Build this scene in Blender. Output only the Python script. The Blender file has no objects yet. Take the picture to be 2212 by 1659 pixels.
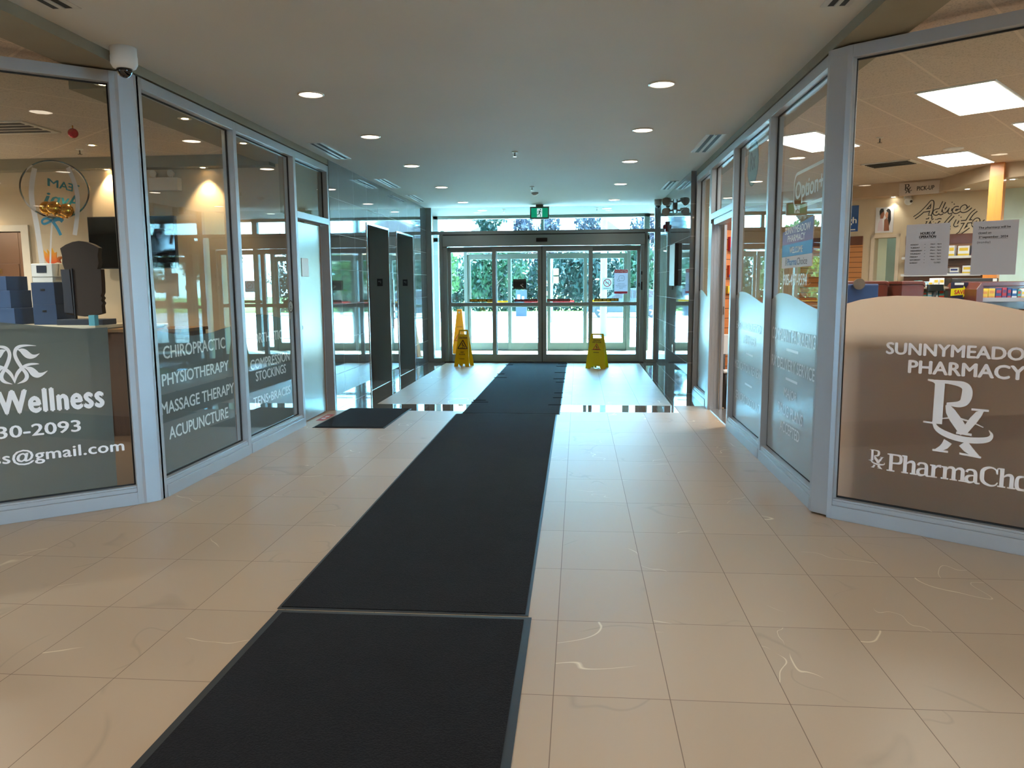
import bpy, bmesh, math, random
from mathutils import Matrix, Vector
PI = math.pi
random.seed(7)
sc = bpy.context.scene
COL = sc.collection

# ------------------------------------------------------------------ camera
def s2l(c):
    return tuple(((v/255.0)/12.92 if v/255.0 <= 0.04045 else ((v/255.0+0.055)/1.055)**2.4) for v in c)

F_PX = 1659.0
YAW, PITCH, ROLL = math.radians(4.98), math.radians(7.356), math.radians(-0.408)
cy_, sy_ = math.cos(YAW), math.sin(YAW)
fwd = Vector((-sy_*math.cos(PITCH), cy_*math.cos(PITCH), -math.sin(PITCH)))
rgt = Vector((cy_, sy_, 0.0)); upv = rgt.cross(fwd)
r2 = rgt*math.cos(ROLL)+upv*math.sin(ROLL); u2 = -rgt*math.sin(ROLL)+upv*math.cos(ROLL)
cam_d = bpy.data.cameras.new('camera'); cam = bpy.data.objects.new('camera', cam_d); COL.objects.link(cam)
cam.matrix_world = Matrix(((r2.x, u2.x, -fwd.x, 0), (r2.y, u2.y, -fwd.y, 0), (r2.z, u2.z, -fwd.z, 1.45), (0, 0, 0, 1)))
cam_d.sensor_fit = 'HORIZONTAL'; cam_d.sensor_width = 36.0; cam_d.lens = F_PX/2212*36.0
cam_d.clip_start = 0.02; cam_d.clip_end = 400
sc.camera = cam

# ------------------------------------------------------------------ view, world, sun
sc.view_settings.view_transform = 'Standard'; sc.view_settings.look = 'None'
sc.view_settings.exposure = 0.35; sc.view_settings.gamma = 1.0; sc.view_settings.use_curve_mapping = False
sc.cycles.max_bounces = 9; sc.cycles.diffuse_bounces = 4; sc.cycles.glossy_bounces = 5
sc.cycles.transmission_bounces = 5; sc.cycles.transparent_max_bounces = 24
sc.cycles.caustics_reflective = False; sc.cycles.caustics_refractive = False
sc.cycles.sample_clamp_indirect = 40.0
sc.cycles.use_denoising = True

SKY_K = 27.0
wd = bpy.data.worlds.new('sky'); sc.world = wd; wd.use_nodes = True
nt = wd.node_tree; nt.nodes.clear()
wo = nt.nodes.new('ShaderNodeOutputWorld'); bg = nt.nodes.new('ShaderNodeBackground')
tc = nt.nodes.new('ShaderNodeTexCoord'); sp = nt.nodes.new('ShaderNodeSeparateXYZ')
rp = nt.nodes.new('ShaderNodeValToRGB'); cl = nt.nodes.new('ShaderNodeTexNoise'); mx = nt.nodes.new('ShaderNodeMixRGB'); cr = nt.nodes.new('ShaderNodeValToRGB')
nt.links.new(tc.outputs['Generated'], sp.inputs[0]); nt.links.new(sp.outputs['Z'], rp.inputs[0])
rp.color_ramp.elements[0].position = 0.0; rp.color_ramp.elements[0].color = (0.50, 1.08, 1.64, 1)
rp.color_ramp.elements[1].position = 0.55; rp.color_ramp.elements[1].color = (0.16, 0.45, 0.90, 1)
e = rp.color_ramp.elements.new(0.12); e.color = (0.42, 1.02, 1.64, 1)
cl.inputs['Scale'].default_value = 2.6; cl.inputs['Detail'].default_value = 6
mp = nt.nodes.new('ShaderNodeMapping'); mp.inputs['Scale'].default_value = (1, 1, 3.2)
nt.links.new(tc.outputs['Generated'], mp.inputs[0]); nt.links.new(mp.outputs[0], cl.inputs[0])
cr.color_ramp.elements[0].position = 0.46; cr.color_ramp.elements[0].color = (0, 0, 0, 1)
cr.color_ramp.elements[1].position = 0.66; cr.color_ramp.elements[1].color = (0.85, 0.85, 0.85, 1)
nt.links.new(cl.outputs['Fac'], cr.inputs[0]); nt.links.new(cr.outputs[0], mx.inputs[0])
nt.links.new(rp.outputs[0], mx.inputs[1]); mx.inputs[2].default_value = (1.0, 1.25, 1.4, 1)
nt.links.new(mx.outputs[0], bg.inputs[0]); bg.inputs[1].default_value = SKY_K
nt.links.new(bg.outputs[0], wo.inputs[0])

sun_d = bpy.data.lights.new('sun', 'SUN'); sun = bpy.data.objects.new('sun', sun_d); COL.objects.link(sun)
sun_d.energy = 38.0; sun_d.angle = 0.01; sun_d.color = (0.88, 0.98, 1.0)
sun_dir = Vector((-0.50, -0.62, -1.0)).normalized()
sun.rotation_euler = sun_dir.to_track_quat('-Z', 'Y').to_euler(); sun.location = (10, 30, 30)

POT_W = 3.8          # corridor downlights
PANEL_W = 28.0        # pharmacy light panels
SPOT_W = 60.0         # little shop spots

# ------------------------------------------------------------------ materials
MATS = {}
def bsdf_mat(name):
    m = bpy.data.materials.new(name); m.use_nodes = True
    n = m.node_tree; b = n.nodes['Principled BSDF']
    return m, n, b
def mat(name, rgb, rough=0.6, metal=0.0, var=0.05, scale=6.0, bump=0.0, spec=0.5, bscale=None, coat=0.0, trans=0.0):
    """plain surface with a little procedural mottling; rgb is sRGB 0-255"""
    if name in MATS: return MATS[name]
    m, n, b = bsdf_mat(name)
    c = s2l(rgb)
    tc = n.nodes.new('ShaderNodeTexCoord'); no = n.nodes.new('ShaderNodeTexNoise')
    no.inputs['Scale'].default_value = scale; no.inputs['Detail'].default_value = 4
    n.links.new(tc.outputs['Object'], no.inputs['Vector'])
    ramp = n.nodes.new('ShaderNodeValToRGB')
    ramp.color_ramp.elements[0].position = 0.3; ramp.color_ramp.elements[1].position = 0.7
    ramp.color_ramp.elements[0].color = tuple(v*(1-var) for v in c)+(1,)
    ramp.color_ramp.elements[1].color = tuple(min(1, v*(1+var)) for v in c)+(1,)
    n.links.new(no.outputs['Fac'], ramp.inputs[0]); n.links.new(ramp.outputs[0], b.inputs['Base Color'])
    b.inputs['Roughness'].default_value = rough; b.inputs['Metallic'].default_value = metal
    b.inputs['Specular IOR Level'].default_value = spec; b.inputs['Coat Weight'].default_value = coat
    if trans:
        tr = n.nodes.new('ShaderNodeBsdfTranslucent'); tr.inputs[0].default_value = c+(1,)
        ms = n.nodes.new('ShaderNodeMixShader'); ms.inputs[0].default_value = trans
        n.links.new(b.outputs[0], ms.inputs[1]); n.links.new(tr.outputs[0], ms.inputs[2])
        n.links.new(ms.outputs[0], n.nodes['Material Output'].inputs[0])
    if bump:
        bn = n.nodes.new('ShaderNodeBump'); n2 = n.nodes.new('ShaderNodeTexNoise')
        n2.inputs['Scale'].default_value = bscale or 60; n2.inputs['Detail'].default_value = 5
        n.links.new(tc.outputs['Object'], n2.inputs['Vector']); n.links.new(n2.outputs['Fac'], bn.inputs['Height'])
        bn.inputs['Strength'].default_value = bump; bn.inputs['Distance'].default_value = 0.01
        n.links.new(bn.outputs[0], b.inputs['Normal'])
    MATS[name] = m
    return m
def emis(name, rgb, k):
    if name in MATS: return MATS[name]
    m, n, b = bsdf_mat(name)
    no = n.nodes.new('ShaderNodeTexNoise'); no.inputs['Scale'].default_value = 3
    c = s2l(rgb)
    b.inputs['Base Color'].default_value = c+(1,)
    b.inputs['Emission Color'].default_value = c+(1,); b.inputs['Emission Strength'].default_value = k
    MATS[name] = m
    return m
def glass(name, tint=(0.93, 0.97, 0.96), ior=1.6):
    if name in MATS: return MATS[name]
    m = bpy.data.materials.new(name); m.use_nodes = True; n = m.node_tree; n.nodes.clear()
    out = n.nodes.new('ShaderNodeOutputMaterial'); tr = n.nodes.new('ShaderNodeBsdfTransparent'); gl = n.nodes.new('ShaderNodeBsdfGlossy')
    tr.inputs[0].default_value = tint+(1,); gl.inputs['Roughness'].default_value = 0.0; gl.inputs[0].default_value = (1, 1, 1, 1)
    fr = n.nodes.new('ShaderNodeFresnel'); fr.inputs['IOR'].default_value = ior
    ge = n.nodes.new('ShaderNodeNewGeometry'); sub = n.nodes.new('ShaderNodeMath'); sub.operation = 'SUBTRACT'; sub.inputs[0].default_value = 1.0
    mul = n.nodes.new('ShaderNodeMath'); mul.operation = 'MULTIPLY'; ms = n.nodes.new('ShaderNodeMixShader')
    n.links.new(ge.outputs['Backfacing'], sub.inputs[1]); n.links.new(fr.outputs[0], mul.inputs[0]); n.links.new(sub.outputs[0], mul.inputs[1])
    n.links.new(mul.outputs[0], ms.inputs[0]); n.links.new(tr.outputs[0], ms.inputs[1]); n.links.new(gl.outputs[0], ms.inputs[2])
    n.links.new(ms.outputs[0], out.inputs[0]); MATS[name] = m
    return m
def film(name, rgb, alpha, transl=0.5, gloss=None):
    """frosted vinyl: part see-through, part diffuse, part translucent"""
    if name in MATS: return MATS[name]
    m = bpy.data.materials.new(name); m.use_nodes = True; n = m.node_tree; n.nodes.clear(); c = s2l(rgb)+(1,)
    out = n.nodes.new('ShaderNodeOutputMaterial'); tr = n.nodes.new('ShaderNodeBsdfTransparent')
    di = n.nodes.new('ShaderNodeBsdfDiffuse'); tl = n.nodes.new('ShaderNodeBsdfTranslucent')
    no = n.nodes.new('ShaderNodeTexNoise'); no.inputs['Scale'].default_value = 1.5
    mc = n.nodes.new('ShaderNodeMixRGB'); mc.inputs[1].default_value = tuple(v*0.96 for v in c[:3])+(1,); mc.inputs[2].default_value = c
    n.links.new(no.outputs['Fac'], mc.inputs[0]); n.links.new(mc.outputs[0], di.inputs[0]); n.links.new(mc.outputs[0], tl.inputs[0])
    m1 = n.nodes.new('ShaderNodeMixShader'); m1.inputs[0].default_value = transl
    m2 = n.nodes.new('ShaderNodeMixShader'); m2.inputs[0].default_value = alpha
    n.links.new(di.outputs[0], m1.inputs[1]); n.links.new(tl.outputs[0], m1.inputs[2])
    n.links.new(tr.outputs[0], m2.inputs[1]); n.links.new(m1.outputs[0], m2.inputs[2]); n.links.new(m2.outputs[0], out.inputs[0])
    if gloss:
        g = n.nodes.new('ShaderNodeBsdfGlossy'); g.inputs['Roughness'].default_value = gloss; fr = n.nodes.new('ShaderNodeLayerWeight'); fr.inputs['Blend'].default_value = 0.30
        m3 = n.nodes.new('ShaderNodeMixShader'); n.links.new(fr.outputs['Fresnel'], m3.inputs[0]); n.links.new(m2.outputs[0], m3.inputs[1]); n.links.new(g.outputs[0], m3.inputs[2]); n.links.new(m3.outputs[0], out.inputs[0])
    MATS[name] = m
    return m

def nmath(n, op, a, b=None, clamp=False):
    x = n.nodes.new('ShaderNodeMath'); x.operation = op; x.use_clamp = clamp
    for i, v in enumerate((a, b)):
        if v is None: continue
        if isinstance(v, (int, float)): x.inputs[i].default_value = v
        else: n.links.new(v, x.inputs[i])
    return x.outputs[0]

def tile_mat(name, rgb, rough, uax, vax, u0, du, v0, dv, grout, gw=0.0022, veins=False, spec=0.5, var=0.05, metal=0.0, ior=1.5):
    """stack-bonded tiles laid out on two world axes"""
    if name in MATS: return MATS[name]
    m, n, b = bsdf_mat(name)
    ge = n.nodes.new('ShaderNodeNewGeometry'); sp = n.nodes.new('ShaderNodeSeparateXYZ'); n.links.new(ge.outputs['Position'], sp.inputs[0])
    U, V = sp.outputs[uax], sp.outputs[vax]
    uu = nmath(n, 'DIVIDE', nmath(n, 'SUBTRACT', U, u0), du); vv = nmath(n, 'DIVIDE', nmath(n, 'SUBTRACT', V, v0), dv)
    fu, fv = nmath(n, 'FRACT', uu), nmath(n, 'FRACT', vv)
    def edge(f, d):
        a = nmath(n, 'MINIMUM', f, nmath(n, 'SUBTRACT', 1.0, f)); return nmath(n, 'LESS_THAN', nmath(n, 'MULTIPLY', a, d), gw)
    g = nmath(n, 'MAXIMUM', edge(fu, du), edge(fv, dv))
    cid = n.nodes.new('ShaderNodeCombineXYZ'); n.links.new(nmath(n, 'FLOOR', uu), cid.inputs[0]); n.links.new(nmath(n, 'FLOOR', vv), cid.inputs[1])
    wn = n.nodes.new('ShaderNodeTexWhiteNoise'); n.links.new(cid.outputs[0], wn.inputs['Vector'])
    c = s2l(rgb)
    mc = n.nodes.new('ShaderNodeMixRGB'); n.links.new(wn.outputs['Value'], mc.inputs[0])
    mc.inputs[1].default_value = tuple(v*(1-var) for v in c)+(1,); mc.inputs[2].default_value = tuple(min(1, v*(1+var)) for v in c)+(1,)
    col = mc.outputs[0]
    no = n.nodes.new('ShaderNodeTexNoise'); no.inputs['Scale'].default_value = 1.3; no.inputs['Detail'].default_value = 5
    add = n.nodes.new('ShaderNodeVectorMath'); add.operation = 'ADD'; sc3 = n.nodes.new('ShaderNodeVectorMath'); sc3.operation = 'SCALE'; sc3.inputs['Scale'].default_value = 7.0
    n.links.new(wn.outputs['Color'], sc3.inputs[0]); n.links.new(ge.outputs['Position'], add.inputs[0]); n.links.new(sc3.outputs[0], add.inputs[1])
    n.links.new(add.outputs[0], no.inputs['Vector'])
    if veins:
        def vein(scale, width, colr, amt, lo, hi, seedoff):
            nonlocal col
            nn = n.nodes.new('ShaderNodeTexNoise'); nn.inputs['Scale'].default_value = scale; nn.inputs['Detail'].default_value = 3; nn.inputs['Distortion'].default_value = 0.6
            ad = n.nodes.new('ShaderNodeVectorMath'); ad.operation = 'ADD'; ad.inputs[1].default_value = (seedoff, seedoff*2, 0)
            n.links.new(add.outputs[0], ad.inputs[0]); n.links.new(ad.outputs[0], nn.inputs['Vector'])
            d = nmath(n, 'ABSOLUTE', nmath(n, 'SUBTRACT', nn.outputs['Fac'], 0.5))
            line = nmath(n, 'SUBTRACT', 1.0, nmath(n, 'DIVIDE', d, width), clamp=True)
            gate_n = n.nodes.new('ShaderNodeTexNoise'); gate_n.inputs['Scale'].default_value = 1.9; n.links.new(ad.outputs[0], gate_n.inputs['Vector'])
            gate = nmath(n, 'MULTIPLY', nmath(n, 'SUBTRACT', gate_n.outputs['Fac'], lo), 1.0/(hi-lo), clamp=True)
            f = nmath(n, 'MULTIPLY', nmath(n, 'MULTIPLY', line, gate), amt)
            mm = n.nodes.new('ShaderNodeMixRGB'); n.links.new(f, mm.inputs[0]); n.links.new(col, mm.inputs[1]); mm.inputs[2].default_value = s2l(colr)+(1,)
            col = mm.outputs[0]
        vein(0.8, 0.007, (150, 128, 100), 0.5, 0.5, 0.56, 3.1)
        vein(0.9, 0.0022, (250, 236, 205), 0.8, 0.53, 0.57, 9.7)
    mg = n.nodes.new('ShaderNodeMixRGB'); n.links.new(g, mg.inputs[0]); n.links.new(col, mg.inputs[1]); mg.inputs[2].default_value = s2l(grout)+(1,)
    n.links.new(mg.outputs[0], b.inputs['Base Color'])
    b.inputs['IOR'].default_value = ior; b.inputs['Specular IOR Level'].default_value = spec; b.inputs['Metallic'].default_value = metal
    n.links.new(nmath(n, 'MAXIMUM', nmath(n, 'MULTIPLY', g, 0.7), rough), b.inputs['Roughness'])
    MATS[name] = m
    return m

def acoustic_mat(name, rgb, ang, du=0.61, dv=1.22, u0=0.0, v0=0.0):
    """suspended fissured ceiling tiles in a T-bar grid turned by ang"""
    if name in MATS: return MATS[name]
    m, n, b = bsdf_mat(name)
    ge = n.nodes.new('ShaderNodeNewGeometry'); mp = n.nodes.new('ShaderNodeMapping'); mp.inputs['Rotation'].default_value = (0, 0, -ang)
    n.links.new(ge.outputs['Position'], mp.inputs[0]); sp = n.nodes.new('ShaderNodeSeparateXYZ'); n.links.new(mp.outputs[0], sp.inputs[0])
    fu = nmath(n, 'FRACT', nmath(n, 'DIVIDE', nmath(n, 'SUBTRACT', sp.outputs[0], u0), du)); fv = nmath(n, 'FRACT', nmath(n, 'DIVIDE', nmath(n, 'SUBTRACT', sp.outputs[1], v0), dv))
    def edge(f, d, w):
        a = nmath(n, 'MINIMUM', f, nmath(n, 'SUBTRACT', 1.0, f)); return nmath(n, 'LESS_THAN', nmath(n, 'MULTIPLY', a, d), w)
    g = nmath(n, 'MAXIMUM', edge(fu, du, 0.009), edge(fv, dv, 0.009))
    no = n.nodes.new('ShaderNodeTexNoise'); no.inputs['Scale'].default_value = 90; no.inputs['Detail'].default_value = 3
    n.links.new(ge.outputs['Position'], no.inputs['Vector']); c = s2l(rgb)
    ra = n.nodes.new('ShaderNodeValToRGB'); ra.color_ramp.elements[0].position = 0.36; ra.color_ramp.elements[1].position = 0.46
    ra.color_ramp.elements[0].color = tuple(v*0.72 for v in c)+(1,); ra.color_ramp.elements[1].color = c+(1,)
    n.links.new(no.outputs['Fac'], ra.inputs[0])
    mg = n.nodes.new('ShaderNodeMixRGB'); n.links.new(g, mg.inputs[0]); n.links.new(ra.outputs[0], mg.inputs[1]); mg.inputs[2].default_value = tuple(min(1, v*1.18) for v in c)+(1,)
    n.links.new(mg.outputs[0], b.inputs['Base Color']); b.inputs['Roughness'].default_value = 0.9
    MATS[name] = m
    return m

def brushed(name, rgb, rough=0.3, axis='z'):
    if name in MATS: return MATS[name]
    m, n, b = bsdf_mat(name); c = s2l(rgb)
    tc = n.nodes.new('ShaderNodeTexCoord'); mp = n.nodes.new('ShaderNodeMapping'); mp.inputs['Scale'].default_value = (900, 900, 4) if axis == 'z' else (4, 4, 900)
    no = n.nodes.new('ShaderNodeTexNoise'); no.inputs['Scale'].default_value = 1.0; no.inputs['Detail'].default_value = 2
    n.links.new(tc.outputs['Object'], mp.inputs[0]); n.links.new(mp.outputs[0], no.inputs['Vector'])
    ra = n.nodes.new('ShaderNodeMapRange'); ra.inputs['To Min'].default_value = rough*0.92; ra.inputs['To Max'].default_value = rough*1.1
    n.links.new(no.outputs['Fac'], ra.inputs[0]); n.links.new(ra.outputs[0], b.inputs['Roughness'])
    b.inputs['Base Color'].default_value = c+(1,); b.inputs['Metallic'].default_value = 0.8
    MATS[name] = m
    return m

def slat_mat(name, rgb, dark, axis=2, pitch=0.076, gap=0.008, rough=0.45):
    """slatwall: horizontal boards parted by dark grooves, faint wood grain"""
    if name in MATS: return MATS[name]
    m, n, b = bsdf_mat(name); c = s2l(rgb)
    ge = n.nodes.new('ShaderNodeNewGeometry'); sp = n.nodes.new('ShaderNodeSeparateXYZ'); n.links.new(ge.outputs['Position'], sp.inputs[0])
    f = nmath(n, 'FRACT', nmath(n, 'DIVIDE', sp.outputs[axis], pitch)); g = nmath(n, 'LESS_THAN', f, gap/pitch)
    mp = n.nodes.new('ShaderNodeMapping'); mp.inputs['Scale'].default_value = (2, 2, 40); no = n.nodes.new('ShaderNodeTexNoise'); no.inputs['Scale'].default_value = 3
    n.links.new(ge.outputs['Position'], mp.inputs[0]); n.links.new(mp.outputs[0], no.inputs['Vector'])
    mc = n.nodes.new('ShaderNodeMixRGB'); n.links.new(no.outputs['Fac'], mc.inputs[0]); mc.inputs[1].default_value = tuple(v*0.86 for v in c)+(1,); mc.inputs[2].default_value = tuple(min(1, v*1.1) for v in c)+(1,)
    mg = n.nodes.new('ShaderNodeMixRGB'); n.links.new(g, mg.inputs[0]); n.links.new(mc.outputs[0], mg.inputs[1]); mg.inputs[2].default_value = s2l(dark)+(1,)
    n.links.new(mg.outputs[0], b.inputs['Base Color']); b.inputs['Roughness'].default_value = rough
    MATS[name] = m
    return m

def wood_mat(name, rgb, rough=0.35, coat=0.2):
    if name in MATS: return MATS[name]
    m, n, b = bsdf_mat(name); c = s2l(rgb)
    tc = n.nodes.new('ShaderNodeTexCoord'); mp = n.nodes.new('ShaderNodeMapping'); mp.inputs['Scale'].default_value = (12, 12, 1.0)
    no = n.nodes.new('ShaderNodeTexNoise'); no.inputs['Scale'].default_value = 2.0; no.inputs['Detail'].default_value = 6; no.inputs['Distortion'].default_value = 1.2
    n.links.new(tc.outputs['Object'], mp.inputs[0]); n.links.new(mp.outputs[0], no.inputs['Vector'])
    mc = n.nodes.new('ShaderNodeMixRGB'); n.links.new(no.outputs['Fac'], mc.inputs[0]); mc.inputs[1].default_value = tuple(v*0.7 for v in c)+(1,); mc.inputs[2].default_value = tuple(min(1, v*1.25) for v in c)+(1,)
    n.links.new(mc.outputs[0], b.inputs['Base Color']); b.inputs['Roughness'].default_value = rough; b.inputs['Coat Weight'].default_value = coat
    MATS[name] = m
    return m

TW, TL = 0.4107, 0.6153
M_FLOOR = tile_mat('floor_tiles_matte', (186, 160, 130), 0.43, 0, 1, -0.0845, TW, 2.572, TL, (120, 96, 72), veins=True, spec=1.0, gw=0.0016, ior=1.6)
M_FLOORG = tile_mat('floor_tiles_polished', (106, 98, 90), 0.03, 0, 1, -0.0845, TW, 9.22, TL, (80, 76, 72), spec=0.6, gw=0.0012, ior=1.7)
M_WALLTL = tile_mat('wall_tiles_left', (92, 97, 97), 0.035, 1, 2, 9.13, TL, 0.0, 0.4113, (150, 158, 158), spec=0.7, gw=0.0016, ior=2.4, var=0.08)
M_CEIL = mat('ceiling_paint', (206, 204, 198), 0.75, var=0.02, scale=1.0, bump=0.05, bscale=30)
M_BULK = mat('bulkhead_paint', (140, 132, 112), 0.7, var=0.03)
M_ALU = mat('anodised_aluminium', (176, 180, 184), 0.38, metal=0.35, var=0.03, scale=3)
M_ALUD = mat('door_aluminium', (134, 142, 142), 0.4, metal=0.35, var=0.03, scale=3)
M_GASK = mat('black_gasket', (10, 9, 9), 0.6)
M_BLACK = mat('black_plastic', (14, 14, 16), 0.4)
M_WHITE = mat('white_plastic', (225, 226, 224), 0.45)
M_PAPER = mat('white_paper', (222, 222, 226), 0.8, var=0.02)
M_VINYL = mat('white_vinyl', (252, 250, 250), 0.6, var=0.01)
M_INK = mat('black_ink', (16, 14, 16), 0.6)
M_GLASS = glass('clear_glass', (0.92, 0.96, 0.95))
M_GLASSD = glass('entrance_glass', (0.86, 0.96, 0.95), 1.5)
M_STEEL = brushed('brushed_steel_dark', (134, 132, 126), 0.32)
M_STEELB = brushed('brushed_steel_bright', (214, 216, 216), 0.2, 'x')
M_BEIGE = mat('beige_wall_paint', (206, 184, 154), 0.75, var=0.02, scale=2)
M_BEIGED = mat('taupe_wall_paint', (160, 138, 112), 0.75, var=0.02, scale=2)
M_CREAM = mat('cream_wall_paint', (214, 208, 172), 0.75, var=0.02, scale=2)
M_ACO = acoustic_mat('acoustic_tiles_lobby', (204, 188, 172), math.radians(-38), u0=0.2, v0=0.3)
M_RED = mat('red_plastic', (190, 28, 34), 0.4)

# ------------------------------------------------------------------ geometry helpers
I4 = Matrix.Identity(4)
class MB:
    def __init__(self, T=None): self.bm = bmesh.new(); self.T = T or I4
    def _v(self, p): return self.bm.verts.new(self.T @ Vector(p))
    def face(self, pts, mi=0):
        f = self.bm.faces.new([self._v(p) for p in pts]); f.material_index = mi; return f
    def box(self, x0, x1, y0, y1, z0, z1, mi=0):
        c = [(x0, y0, z0), (x1, y0, z0), (x1, y1, z0), (x0, y1, z0), (x0, y0, z1), (x1, y0, z1), (x1, y1, z1), (x0, y1, z1)]
        v = [self._v(p) for p in c]
        for q in ((0, 3, 2, 1), (4, 5, 6, 7), (0, 1, 5, 4), (1, 2, 6, 5), (2, 3, 7, 6), (3, 0, 4, 7)):
            f = self.bm.faces.new([v[i] for i in q]); f.material_index = mi
        return self
    def prism(self, poly, a, b, axis=2, mi=0):
        """extrude a 2-D polygon between a and b along an axis (0: poly is (y,z), 1: (x,z), 2: (x,y))"""
        def P(p, t): return {0: (t, p[0], p[1]), 1: (p[0], t, p[1]), 2: (p[0], p[1], t)}[axis]
        A = [self._v(P(p, a)) for p in poly]; B = [self._v(P(p, b)) for p in poly]
        for L in (A, list(reversed(B))):
            f = self.bm.faces.new(L); f.material_index = mi
        n = len(poly)
        for i in range(n):
            f = self.bm.faces.new((A[i], B[i], B[(i+1) % n], A[(i+1) % n])); f.material_index = mi
        return self
    def lathe(self, prof, c=(0, 0, 0), n=24, axis=2, mi=0):
        rings = []
        for r, h in prof:
            ring = []
            for k in range(n):
                a = 2*PI*k/n; x, y = r*math.cos(a), r*math.sin(a)
                p = {2: (c[0]+x, c[1]+y, c[2]+h), 0: (c[0]+h, c[1]+x, c[2]+y), 1: (c[0]+x, c[1]+h, c[2]+y)}[axis]
                ring.append(self._v(p))
            rings.append(ring)
        for a, b in zip(rings, rings[1:]):
            for k in range(n):
                f = self.bm.faces.new((a[k], a[(k+1) % n], b[(k+1) % n], b[k])); f.material_index = mi; f.smooth = True
        for ring in (rings[0], rings[-1]):
            f = self.bm.faces.new(ring); f.material_index = mi
        return self
    def cyl(self, c, r, h, n=24, axis=2, mi=0): return self.lathe([(r, 0), (r, h)], c, n, axis, mi)
    def sphere(self, c, r, sx=1, sy=1, sz=1, seg=20, rings=12, mi=0):
        prof = [(max(1e-4, r*math.sin(PI*i/rings)), -r*math.cos(PI*i/rings)) for i in range(rings+1)]
        vs = []
        for pr, h in prof:
            vs.append([self._v((c[0]+sx*pr*math.cos(2*PI*k/seg), c[1]+sy*pr*math.sin(2*PI*k/seg), c[2]+sz*h)) for k in range(seg)])
        for a, b in zip(vs, vs[1:]):
            for k in range(seg):
                f = self.bm.faces.new((a[k], a[(k+1) % seg], b[(k+1) % seg], b[k])); f.smooth = True; f.material_index = mi
        return self
    def tube(self, pts, r, n=10, mi=0):
        pts = [Vector(p) for p in pts]; rings = []
        for i, p in enumerate(pts):
            d = (pts[min(i+1, len(pts)-1)]-pts[max(i-1, 0)]).normalized()
            up = Vector((0, 0, 1)) if abs(d.z) < 0.9 else Vector((1, 0, 0))
            a = d.cross(up).normalized(); b = d.cross(a)
            rr = r[i] if isinstance(r, (list, tuple)) else r
            rings.append([self._v(p+a*rr*math.cos(2*PI*k/n)+b*rr*math.sin(2*PI*k/n)) for k in range(n)])
        for A, B in zip(rings, rings[1:]):
            for k in range(n):
                f = self.bm.faces.new((A[k], A[(k+1) % n], B[(k+1) % n], B[k])); f.smooth = True; f.material_index = mi
        for ring in (rings[0], rings[-1]):
            f = self.bm.faces.new(ring); f.material_index = mi
        return self
    def stroke(self, pts, w, d=0.0015, mi=0, smooth=3):
        """flat ribbon lettering stroke in the local x-y plane, w = width or widths, d = thickness"""
        ws = list(w) if isinstance(w, (list, tuple)) else [w]*len(pts)
        P = [Vector((p[0], p[1])) for p in pts]
        for _ in range(smooth):                                  # corner cutting
            if len(P) < 3: break
            Q, q = [P[0]], [ws[0]]
            for i in range(len(P)-1):
                Q += [P[i]*0.75+P[i+1]*0.25, P[i]*0.25+P[i+1]*0.75]; q += [ws[i]*0.75+ws[i+1]*0.25, ws[i]*0.25+ws[i+1]*0.75]
            Q.append(P[-1]); q.append(ws[-1]); P, ws = Q, q
        Lf, Rt = [], []
        for i, p in enumerate(P):
            dd = (P[min(i+1, len(P)-1)]-P[max(i-1, 0)])
            if dd.length < 1e-9: dd = Vector((1, 0))
            dd.normalize(); nn = Vector((-dd.y, dd.x))*ws[i]/2
            Lf.append(p+nn); Rt.append(p-nn)
        self.ns = getattr(self, 'ns', -1)+1; zz = 0.0002*(self.ns % 14)
        for z in (zz+d,):
            a = [self._v((v.x, v.y, z)) for v in Lf]; b = [self._v((v.x, v.y, z)) for v in Rt]
            for i in range(len(P)-1):
                f = self.bm.faces.new((a[i], b[i], b[i+1], a[i+1])); f.material_index = mi
        return self
    def mesh(self, name, mats, bevel=0.0, recalc=True):
        if recalc: bmesh.ops.recalc_face_normals(self.bm, faces=self.bm.faces)
        me = bpy.data.meshes.new(name); self.bm.to_mesh(me); self.bm.free()
        for m in (mats if isinstance(mats, (list, tuple)) else [mats]): me.materials.append(m)
        return me
    def obj(self, name, mats, parent=None, bevel=0.0, recalc=True):
        me = self.mesh(name, mats, recalc=recalc); return link(name, me, parent, bevel)

def link(name, me, parent=None, bevel=0.0):
    o = bpy.data.objects.new(name, me); COL.objects.link(o)
    if parent:
        o.parent = parent; o.matrix_parent_inverse = abs_inv(parent)
    if bevel:
        b = o.modifiers.new('bevel', 'BEVEL'); b.width = bevel; b.segments = 2; b.limit_method = 'ANGLE'; b.angle_limit = 0.6
    return o
WORLD = {}
def abs_inv(o):
    """inverse of the world matrix at build time (empties are translated only)"""
    return WORLD.get(o.name, I4).inverted()
def thing(name, label, cat, loc=(0, 0, 0), group=None):
    o = bpy.data.objects.new(name, None); COL.objects.link(o); o.location = loc; o.empty_display_size = 0.1
    WORLD[o.name] = Matrix.Translation(loc)
    o['label'] = label; o['category'] = cat
    if group: o['group'] = group
    return o
def tag(o, label, cat, group=None, kind=None):
    o['label'] = label; o['category'] = cat
    if group: o['group'] = group
    if kind: o['kind'] = kind
    return o
def struct(o, label=None):
    o['kind'] = 'structure'
    if label: o['label'] = label; o['category'] = 'building part'
    return o
def sthing(name, loc=(0, 0, 0), label=None, cat='window'):
    o = bpy.data.objects.new(name, None); COL.objects.link(o); o.location = loc; o.empty_display_size = 0.1
    WORLD[o.name] = Matrix.Translation(loc); o['kind'] = 'structure'
    if label: o['label'] = label; o['category'] = cat
    return o
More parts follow.
